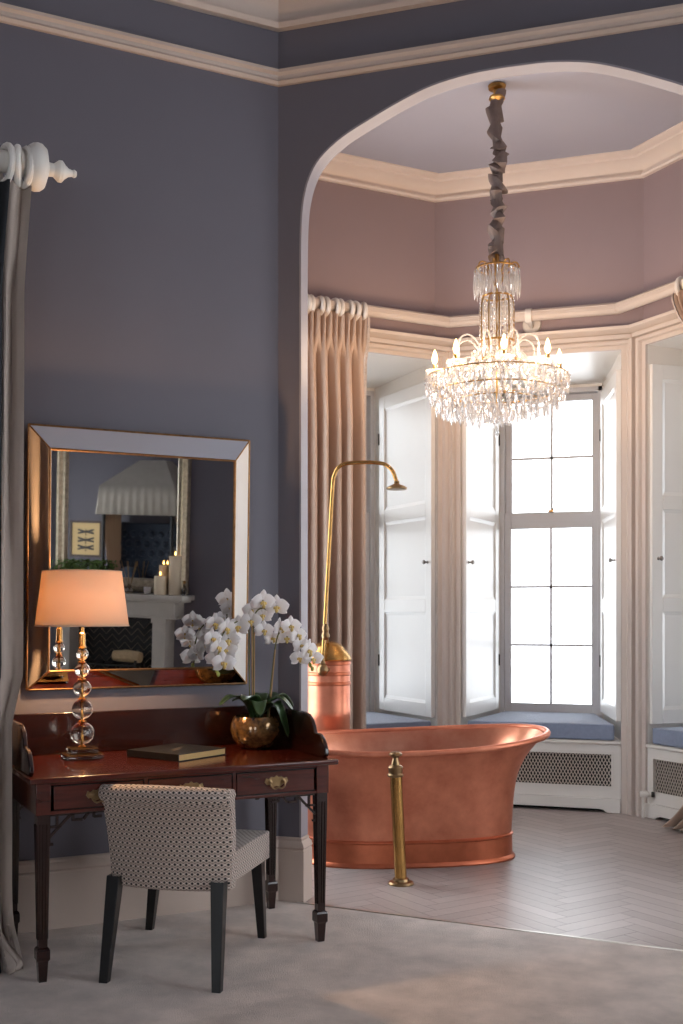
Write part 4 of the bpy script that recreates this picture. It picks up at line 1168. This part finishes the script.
# drops
spots = []
for k in range(8):
    a = nd+math.radians(6+45*k); c_ = Vector((.372*math.cos(a), .372*math.sin(a), 0))
    for j in range(7):
        b2 = 2*PI*j/7; spots.append((c_.x+.053*math.cos(b2), c_.y+.053*math.sin(b2), 2.842, .75))
    a2 = nd+math.radians(28+45*k); spots.append((.255*math.cos(a2), .255*math.sin(a2), 2.99, 1.15))
def tier(r, z, n, sc, ph=0, wav=0):
    for k in range(n):
        a = 2*PI*(k+ph)/n; spots.append((r*math.cos(a), r*math.sin(a), z-wav*math.cos(8*(a-nd))**2, sc))
tier(.42, 2.80, 52, .85, 0, .03); tier(.395, 2.735, 50, .85, .5, .02); tier(.36, 2.69, 46, .9, 0, .03); tier(.30, 2.655, 40, .95, .5, .02); tier(.24, 2.645, 34, .95); tier(.17, 2.64, 24, 1.0, .5); tier(.10, 2.635, 14, 1.0); tier(.04, 2.63, 6, 1.1)
tier(.30, 2.83, 30, .9); tier(.22, 2.90, 24, .95); tier(.15, 2.96, 18, .9)
tier(.135, 3.45, 20, 1.75); tier(.115, 3.46, 16, 1.6, .5); tier(.085, 3.29, 16, 1.4); tier(.095, 3.15, 18, 1.4, .5); tier(.10, 3.02, 18, 1.3); tier(.05, 3.25, 10, 1.5); tier(.05, 3.08, 10, 1.5); tier(.055, 2.92, 10, 1.5)
rnd.shuffle(spots)
spots.sort(key=lambda s: -s[3]*2+0*s[2]+(s[0]*math.cos(nd)+s[1]*math.sin(nd))*-1.5)
dsrc = None; rest = MB()
for i, (x, y, z, sc) in enumerate(spots):
    if i < 100:
        if dsrc is None: dsrc = obj('crystal_drop', drop_mb(), crystal, chan, smooth=0); o = dsrc
        else: o = dsrc.copy(); COL.objects.link(o); o.parent = chan
        o.location = (x, y, Z(z)); o.scale = (1.0, 1.0, sc); o.rotation_euler = (0, 0, rnd.uniform(0, 1))
    else:
        rest.lathe(drop, 6, M=Matrix.Translation((x, y, Z(z))) @ Matrix.Diagonal((1.0, 1.0, sc, 1)) @ Matrix.Rotation(rnd.uniform(0, 1), 4, 'Z'))
o = obj('crystal_drops', rest, crystal, chan, smooth=0); o['kind'] = 'stuff'
# bead swags
m_ = MB()
def bead(p, r): m_.lathe([(.001, -r), (r*.8, -r*.5), (r, 0), (r*.8, r*.5), (.001, r)], 6, M=Matrix.Translation(p), cap=False)
for k in range(24):
    a = 2*PI*k/24
    for j in range(13):
        t = j/12; r_ = .12+(.40-.12)*t; z = 2.93-.13*t-.045*math.sin(PI*t); bead((r_*math.cos(a), r_*math.sin(a), Z(z)), .0085)
    for j in range(14):
        t = j/13; r_ = .40*math.cos(t*PI/2)**.8+.03; z = 2.79-.19*math.sin(t*PI/2); bead((r_*math.cos(a), r_*math.sin(a), Z(z)), .0095)
for k in range(12):
    a = 2*PI*k/12
    for j in range(16):
        t = j/15; bead((.10*math.cos(a), .10*math.sin(a), Z(3.29-.42*t)), .0085)
o = obj('bead_strands', m_, crystal, chan, smooth=0); o['kind'] = 'stuff'
m_ = MB(); m_.sphere((0, 0, Z(2.55)), .022, 14); m_.lathe([(.001, Z(2.44)), (.010, Z(2.455)), (.013, Z(2.475)), (.006, Z(2.50)), (.004, Z(2.515))], 8); obj('finial_drop', m_, crystal, chan)

# ------------------------------------------------------------------ far side of the room, seen in the mirror
fp = thing('fireplace', 'pale stone fireplace with black firebox, seen in the mirror', 'fireplace', (EX, 1.04, .006))
m_ = MB(); m_.box((-.30, -.86, 1.10), (-.001, .86, 1.15)); m_.box((-.27, -.82, 1.075), (-.001, .82, 1.10)); obj('mantel_shelf', m_, marble, fp, bevel=.006)
m_ = MB(); m_.box((-.22, -.74, .92), (-.001, .74, 1.075)); m_.box((-.24, -.76, .905), (-.001, .76, .925)); obj('frieze', m_, marble, fp, bevel=.004)
for sy in (-1, 1):
    m_ = MB(); m_.box((-.21, sy*.56-.075, 0), (-.001, sy*.56+.075, .905)); m_.box((-.23, sy*.56-.09, 0), (-.001, sy*.56+.09, .12)); m_.box((-.225, sy*.56-.085, .86), (-.001, sy*.56+.085, .905)); obj('jamb', m_, marble, fp, bevel=.004)
m_ = MB(); m_.box((-.03, -.49, 0), (-.002, .49, .905)); m_.box((-.5, -.75, 0), (-.03, .75, .02)); obj('firebox', m_, black_m, fp, smooth=0)
m_ = MB()
for k in range(-6, 12):
    for i in range(-3, 4):
        x = i*.15; z = .1+k*.075
        if z+.08 < .88:
            for sg in (-1, 1):
                m_.tube([(-.032, x, z), (-.032, x+sg*.075, z+.075)], .004, 4)
obj('chevron_brick_joints', m_, mat('brick_joint', (120,110,96), .8), fp, smooth=0)
m_ = MB()
for y in (-.30, -.15, 0, .15, .30): m_.tube([(-.25, y, .40), (-.06, y, .40)], .012, 6)
for y in (-.32, .32): m_.tube([(-.25, y, .02), (-.25, y, .46)], .014, 6); m_.tube([(-.06, y, .02), (-.06, y, .44)], .012, 6)
m_.tube([(-.25, -.32, .40), (-.25, .32, .40)], .014, 6); m_.tube([(-.06, -.32, .40), (-.06, .32, .40)], .012, 6)
obj('fire_grate', m_, iron, fp)
log = thing('log', 'pale split log in the fireplace grate, seen in the mirror', 'log', (EX-.16, 1.22, .42+.006))
m_ = MB(); m_.tube([(0, -.16, .068), (.01, 0, .072), (0, .15, .066)], [.055, .066, .058], 10); obj('bark', m_, mat('pale_wood', (206,180,140), .8, var=.3, scale=20), log)
m_ = MB(); m_.lathe([(.045, 0), (.03, .003), (.001, .003)], 10, M=TR((0, -.16, .068), 0, PI/2)); obj('cut_end', m_, mat('cut_wood', (226,190,130), .8), log)
MZ = 1.157
def candle(name, x, y, r, h, lab):
    c_ = thing(name, lab, 'candle', (x, y, MZ), group='candles on the mantel')
    m_ = MB(); m_.lathe([(r, 0), (r, h-.004), (r-.006, h), (r*.6, h-.008), (.001, h-.010)], 20); obj('wax', m_, wax, c_)
    m_ = MB(); m_.tube([(0, 0, h-.012), (.002, 0, h+.012)], .002, 6); obj('wick', m_, wood_black, c_)
    m_ = MB(); m_.lathe([(.003, h+.008), (.008, h+.018), (.007, h+.028), (.001, h+.048)], 10); obj('flame', m_, flame_m, c_)
candle('pillar_candle', EX-.14, 1.735, .064, .40, 'tallest pillar candle on the mantel in the mirror')
candle('pillar_candle', EX-.20, 1.60, .064, .19, 'shortest pillar candle, at the front of the mantel in the mirror')
candle('pillar_candle', EX-.06, 1.565, .050, .30, 'middle height pillar candle behind the short one, in the mirror')
df = thing('reed_diffuser', 'glass reed diffuser with thin sticks on the mantel in the mirror', 'diffuser', (EX-.15, 1.22, MZ))
m_ = MB(); m_.lathe([(.035, 0), (.045, .01), (.042, .04), (.018, .075), (.018, .095)], 16); obj('bottle', m_, lamp_glass, df)
m_ = MB()
for k in range(6): m_.tube([(0, 0, .03), (.05*math.cos(k*1.3), .085*math.sin(k*1.3+.5), .33)], .003, 5)
obj('reeds', m_, stake_m, df)
vt = thing('votive_glass', 'small pale glass beside the short candle on the mantel in the mirror', 'glass', (EX-.15, 1.43, MZ))
m_ = MB(); m_.lathe([(.035, 0), (.042, .07), (.036, .07), (.03, .01)], 16); obj('cup', m_, petal_m, vt)
m_ = MB(); m_.lathe([(.031, .012), (.035, .05), (.001, .05)], 14); obj('wax', m_, wax, vt)
vb = thing('bottle', 'small stoppered bottle at the right end of the mantel in the mirror', 'bottle', (EX-.15, 1.85, MZ))
m_ = MB(); m_.lathe([(.026, 0), (.028, .06), (.012, .085), (.010, .12)], 14); obj('body', m_, lamp_glass, vb)
m_ = MB(); m_.sphere((0, 0, .135), .018, 10); obj('stopper', m_, gold, vb)
pl_ = thing('mantel_plant', 'low green leafy plant in a trough on the mantel in the mirror', 'plant', (EX-.15, .60, MZ))
m_ = MB(); m_.box((-.06, -.26, 0), (.06, .26, .12)); obj('trough', m_, marble, pl_, bevel=.006)
m_ = MB(); rnd = random.Random(2)
for i in range(420):
    p = Vector((rnd.uniform(-.08, .08), rnd.uniform(-.30, .30), .12+rnd.uniform(0, .20))); n_ = Vector((rnd.uniform(-1,1), rnd.uniform(-1,1), rnd.uniform(-.2,1))).normalized(); t_ = n_.orthogonal().normalized(); u_ = n_.cross(t_); L_ = rnd.uniform(.018, .032)
    m_.face([p-t_*L_, p+u_*L_*.5, p+t_*L_, p-u_*L_*.5])
obj('foliage', m_, mat('mantel_leaf', (126,166,84), .5, var=.5, scale=20), pl_, smooth=0)
om = thing('wall_mirror', 'tall silver gilt framed mirror above the fireplace, seen in the mirror', 'mirror', (EX, 1.04, MZ))
m_ = MB(); m_.box((-.018, -.70, .06), (-.012, .70, 1.66)); obj('mirror_glass', m_, mirror_m, om, smooth=0)
m_ = MB()
fpf = [(-.012, 0), (-.05, .02), (-.07, .06), (-.045, .09), (-.05, .12), (-.02, .145), (-.012, .15)]
rows = []
for (y, z), (sy, sz) in zip([(-.79, .01), (.79, .01), (.79, 1.76), (-.79, 1.76)], [(1,1),(-1,1),(-1,-1),(1,-1)]):
    rows.append([(x, y+sy*o_*1.0, z+sz*o_*1.0) for x, o_ in fpf])
m_.grid(rows, close_v=True); obj('gilt_frame', m_, mat('silver_gilt', (220,204,176), .4, 1, var=.4, scale=24), om, smooth=25)
m_ = MB(); m_.box((-.012, -.77, .03), (-.002, .77, 1.74)); obj('backing', m_, wood_black, om, smooth=0)
# bed, seen through both mirrors
bed = thing('canopy_bed', 'bed with pleated canopy and navy buttoned headboard, seen in the mirror', 'bed', (WX, -2.45, .006))
m_ = MB(); m_.box((.02, -.80, .25), (.12, .80, 2.0)); obj('headboard', m_, velvet, bed, bevel=.02)
m_ = MB()
for i in range(9):
    for j in range(6):
        m_.sphere((.128, -.72+.18*i+(.09 if j % 2 else 0), .95+.17*j), .05, 10, (.6, 1.35, 1.25))
obj('button_tufting', m_, velvet, bed)
m_ = MB(); m_.box((.12, -.78, .25), (2.1, .78, .62)); obj('mattress', m_, velvet, bed, bevel=.05)
m_ = MB(); m_.box((.02, -.84, .0), (2.12, .84, .25)); obj('bed_base', m_, dark_cloth, bed, bevel=.02)
for y in (-.4, .4):
    m_ = MB(); m_.sphere((.34, y, .92), .30, 16, (.55, 1.05, 1.0)); obj('pillow', m_, velvet, bed)
for y in (-.66, .66):
    m_ = MB(); m_.tube([(.80, y, 0), (.80, y, 2.15)], .030, 12); obj('post', m_, wood_black, bed)
m_ = MB(); rows = []
pathv = [(.02, .72), (.86, .72), (.86, -.72), (.02, -.72)]
pv = []
for a, b in zip(pathv, pathv[1:]):
    for i in range(60):
        t = i/60; pv.append((a[0]+(b[0]-a[0])*t, a[1]+(b[1]-a[1])*t))
cxm, cym = .44, 0
for z, sc in ((2.62, 1.0), (2.45, 1.02), (2.12, 1.05)):
    rows.append([((x-cxm)*sc*(1+.012*(2.62-z)*4*math.cos(i*1.05))+cxm, y*sc*(1+.012*(2.62-z)*4*math.cos(i*1.05)), z) for i, (x, y) in enumerate(pv)])
m_.grid(rows); obj('valance', m_, valance_m, bed, solid=.006)
m_ = MB(); tp4 = [(.02, .72, 2.62), (.86, .72, 2.62), (.86, -.72, 2.62), (.02, -.72, 2.62)]; ap = [(.02, .25, 3.1), (.30, .25, 3.1), (.30, -.25, 3.1), (.02, -.25, 3.1)]
m_.grid([tp4, ap], close_u=True); m_.face(ap); obj('canopy_top', m_, valance_m, bed, smooth=0)
for sy in (-1, 1):
    m_ = MB(); rows = []
    for i in range(13):
        z = 2.2-2.1*i/12
        rows.append([(.10+.68*(j/24)*(1-.45*min(1, (2.2-z)/1.2)), sy*(.70+.018*math.cos(j*1.6)), z) for j in range(25)])
    m_.grid(rows); obj('drape', m_, mat('peach_drape', (214,176,140), .7), bed, solid=.004)
pic = thing('framed_picture', 'framed print of three dragonflies beside the bed, seen in the mirror', 'picture', (WX+.002, -3.93, 1.36))
m_ = MB()
for a, b in (((0, -.33, 0), (.03, -.29, .66)), ((0, .29, 0), (.03, .33, .66)), ((0, -.29, 0), (.03, .29, .04)), ((0, -.29, .62), (.03, .29, .66))): m_.box(a, b)
obj('frame', m_, mat('dark_walnut', (70,48,34), .4), pic, smooth=0)
m_ = MB(); m_.box((.002, -.29, .04), (.012, .29, .62)); obj('print', m_, mat('aged_paper', (226,196,140), .8), pic, smooth=0)
m_ = MB()
for z in (.46, .31, .17):
    for sy in (-1, 1):
        for t in (.25, -.18): bar(m_, (sy*.01, z), (sy*.17, z+t*.16), .035, .001, 0)
    bar(m_, (0, z-.07), (0, z+.05), .02, .001, 0)
obj('dragonfly_marks', m_, wood_black, pic, M=Matrix(((0,-1,0,.0135),(1,0,0,0),(0,0,1,0),(0,0,0,1))), smooth=0)
